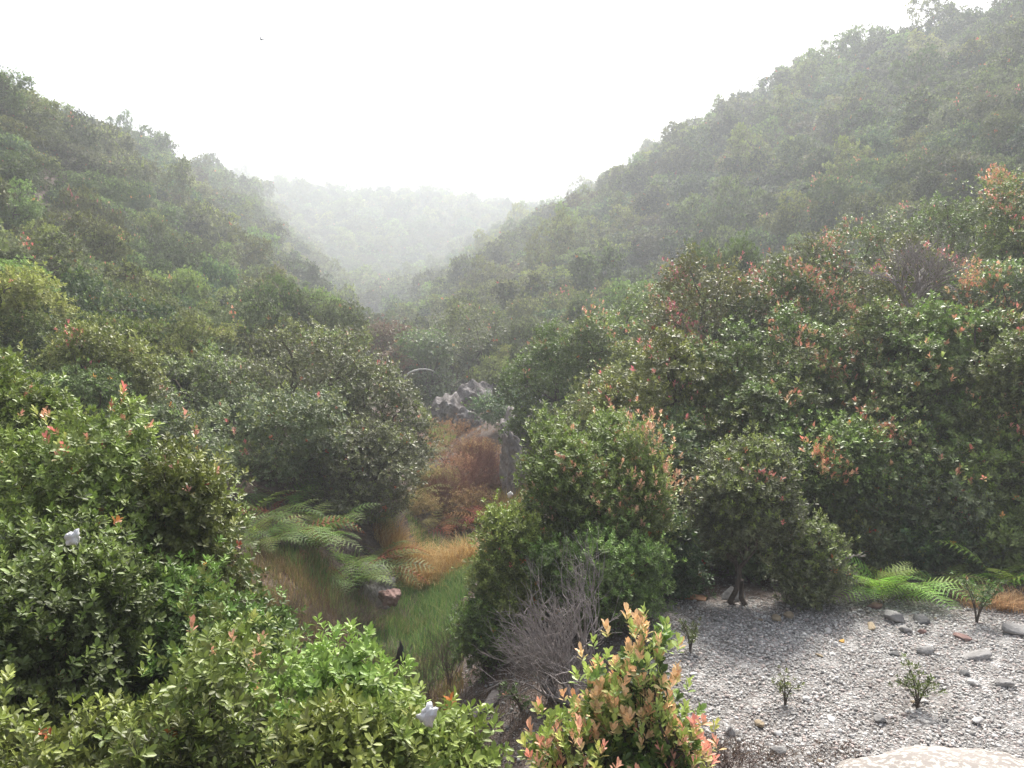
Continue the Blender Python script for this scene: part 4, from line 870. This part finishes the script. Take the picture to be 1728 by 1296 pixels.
# ------------------------------------------------------------------ the hillsides: each bush its own thing, the rest one thicket
def hillsides():
    rng = np.random.default_rng(21)
    cand = []
    y = 9.0
    while y < 360:
        sp_ = 1.6 + min(y, 130) * .020
        xr = y * .72 + 9
        x = -xr + rng.uniform(0, sp_)
        while x < xr:
            cand.append((x + rng.uniform(-.45, .45) * sp_, y + rng.uniform(-.45, .45) * sp_, sp_)); x += sp_
        y += sp_ * .86
    cand = np.array(cand)
    X, Y, S = cand.T; s = X - axis_x(Y)
    keep = np.ones(len(X), bool)
    keep &= ~((np.abs(s) < 2.2) & (Y < 32)) & ~((Y < 10) & (s > 0)) & ~((s > 0) & (s < 4.) & (Y < 19)) & ~((Y < 9.5)) & ~((s < 0) & (s > -3.2) & (Y < 13)) & ~((Y < 27) & (s > 0) & (s < 2.6))
    keep &= ~((X > 0) & (Y < 13.5))
    lim = (np.abs(s) < 7) & (Y < 70)
    keep &= ~((Y < 24) & (s < 0) & (s > -2.8))
    for ox, oy, r in occupied:
        if oy > 8: keep &= (X - ox) ** 2 + (Y - oy) ** 2 > (r * .95) ** 2
    X, Y, S, lim = X[keep], Y[keep], S[keep], lim[keep]
    n = len(X); sc = S * rng.uniform(.68, 1.18, n) * .72 * np.where(lim, .85, 1.)
    tall = np.where(rng.random(n) < .12, rng.uniform(1.2, 1.5, n), 1.) * rng.uniform(.9, 1.3, n)
    Z = terrain(X, Y)
    tz_ = Z + sc * 1.3 * tall
    u, v, d = proj(X, Y, tz_)
    _, vb, _ = proj(X, Y, Z)
    order = np.argsort(Y); sky_ = np.full(1728, 760.); vis = np.zeros(n)
    for i in order:
        h = sc[i] * F / Y[i]; a, b = int(max(0, u[i] - h)), int(min(1728, u[i] + h))
        if b <= a: continue
        seg = sky_[a:b]; e = np.clip(seg - v[i], 0, vb[i] - v[i]).sum(); vis[i] = e
        c = slice(int(max(0, u[i] - h * .75)), int(min(1728, u[i] + h * .75))); sky_[c] = np.minimum(sky_[c], v[i] + h * .3)
    pick = [i for i in np.argsort(-vis)[:238] if vis[i] > 120]
    pick.sort(key=lambda i: Y[i])
    ch = rng.integers(0, 100, n)
    rz = rng.uniform(0, 6.28, n)
    picked = set(pick)
    used = {}
    adj = {0: 'plain green', 1: 'lime-topped', 2: 'grey-green', 3: 'dark green', 4: 'red-flecked' , 5: 'brownish', 6: 'deep green'}
    adjf = dict(adj); adjf[4] = 'pale'
    for i in pick:
        far = Y[i] > 48
        protos = FAR if far else MID
        k = ch[i] % len(protos)
        col = int(np.clip(u[i] // 216, 0, 7)); row = int(np.clip(v[i] // 110, 0, 8))
        side = 'left slope' if X[i] < axis_x(Y[i]) else 'right slope'
        cols = ['far left', 'mid left', 'left of the notch', 'by the valley notch', 'right of the notch', 'centre right', 'mid right', 'far right'][col]
        rows = ['on the skyline', 'below the ridge', 'on the upper slope', 'on mid slope', 'on the lower slope', 'at slope foot', 'at slope base', 'at slope base', 'at slope base'][row]
        big = 'large' if sc[i] * F / Y[i] > 70 else ('medium' if sc[i] * F / Y[i] > 38 else 'small')
        tn = 'tall ' if tall[i] > 1.3 else ''
        dist = 'clear' if Y[i] < 32 else ('hazy' if Y[i] < 60 else 'misty')
        a = (adjf if far else adj)[k]
        lab = f'{big} {dist} {a} bush {rows}, {cols}'
        e = empty('hillside_bush', (X[i], Y[i], Z[i]), rz[i], lab, 'bush', lab.replace(' bush ', ' bushes '), (sc[i], sc[i], sc[i] * tall[i]))
        for nm, me in protos[k].items():
            if nm == 'trunk' and Y[i] > 30: continue
            put(nm, me, e)
    # the rest as one mass
    rest = np.array([i for i in range(n) if i not in picked])
    V = np.stack([X[rest], Y[rest], Z[rest]], 1)
    me = bpy.data.meshes.new('hillside_thicket'); me.vertices.add(len(V)); me.vertices.foreach_set('co', V.astype(np.float32).ravel())
    def attr(nm, ty, vals, key='value'):
        a = me.attributes.new(nm, ty, 'POINT'); a.data.foreach_set(key, np.asarray(vals).ravel())
    attr('pick', 'INT', (ch[rest] % len(FAR)).astype(np.int32)); attr('rotz', 'FLOAT', rz[rest].astype(np.float32))
    attr('size', 'FLOAT_VECTOR', np.stack([sc[rest], sc[rest], sc[rest] * tall[rest]], 1).astype(np.float32), 'vector')
    me.update()
    o = put('hillside_thicket', me); tag(o, 'dense misty bushes covering the valley slopes and the distant hill', 'thicket', kind='stuff')
    ng = bpy.data.node_groups.new('thicket_of_bushes', 'GeometryNodeTree')
    ng.interface.new_socket('Geometry', in_out='INPUT', socket_type='NodeSocketGeometry'); ng.interface.new_socket('Geometry', in_out='OUTPUT', socket_type='NodeSocketGeometry')
    gi = ng.nodes.new('NodeGroupInput'); go = ng.nodes.new('NodeGroupOutput'); L = ng.links.new
    jn = ng.nodes.new('GeometryNodeJoinGeometry')
    src = []
    for pr in FAR:
        src.append(bpy.data.objects.new('bush_crown_source', pr['crown']))
    for so in reversed(src):
        oi = ng.nodes.new('GeometryNodeObjectInfo'); oi.inputs['Object'].default_value = so; oi.inputs['As Instance'].default_value = True
        L(oi.outputs['Geometry'], jn.inputs[0])
    ip = ng.nodes.new('GeometryNodeInstanceOnPoints'); ip.inputs['Pick Instance'].default_value = True
    def na(nm, t):
        x = ng.nodes.new('GeometryNodeInputNamedAttribute'); x.data_type = t; x.inputs['Name'].default_value = nm; return x.outputs['Attribute']
    cx = ng.nodes.new('ShaderNodeCombineXYZ'); L(na('rotz', 'FLOAT'), cx.inputs['Z'])
    L(gi.outputs[0], ip.inputs['Points']); L(jn.outputs[0], ip.inputs['Instance']); L(na('pick', 'INT'), ip.inputs['Instance Index']); L(cx.outputs[0], ip.inputs['Rotation']); L(na('size', 'FLOAT_VECTOR'), ip.inputs['Scale'])
    L(ip.outputs[0], go.inputs[0])
    md = o.modifiers.new('thicket', 'NODES'); md.node_group = ng
    print('hill bushes', n, 'individual', len(pick), 'thicket', len(rest))
hillsides()

# ------------------------------------------------------------------ haze
def haze():
    x0, x1, y0, y1, z0, z1 = -290, 290, -22, 410, -8, 62
    V = np.array([(x, y, z) for z in (z0, z1) for y in (y0, y1) for x in (x0, x1)])
    Fc = np.array([[0, 2, 3, 1], [4, 5, 7, 6], [0, 1, 5, 4], [2, 6, 7, 3], [0, 4, 6, 2], [1, 3, 7, 5]])
    m, n, out = newmat('mist'); pv = n.nodes.new('ShaderNodeVolumePrincipled')
    pv.inputs['Color'].default_value = (.90, .945, 1., 1); pv.inputs['Density'].default_value = HAZE; pv.inputs['Anisotropy'].default_value = .3
    n.links.new(pv.outputs[0], out.inputs['Volume']); m.cycles.homogeneous_volume = True; m.cycles.volume_sampling = 'DISTANCE'
    o = put('haze', mesh_np('haze', V, Fc, m)); tag(o, 'thin white mist filling the valley', 'mist', kind='stuff')
haze()

# look-alikes that share a description are told apart by their order across the picture
def order_labels():
    by = {}
    for o in C.objects:
        if o.parent is None and 'label' in o: by.setdefault(o['label'], []).append(o)
    num = ['first', 'second', 'third', 'fourth', 'fifth', 'sixth', 'seventh', 'eighth', 'ninth', 'tenth', 'eleventh', 'twelfth', 'thirteenth', 'fourteenth', 'fifteenth']
    for lab, obs in by.items():
        if len(obs) < 2: continue
        obs.sort(key=lambda o: proj(o.location.x, o.location.y, o.location.z)[0])
        for i, o in enumerate(obs):
            if i < len(num): o['label'] = f"{lab}, {num[i]} from left"
order_labels()
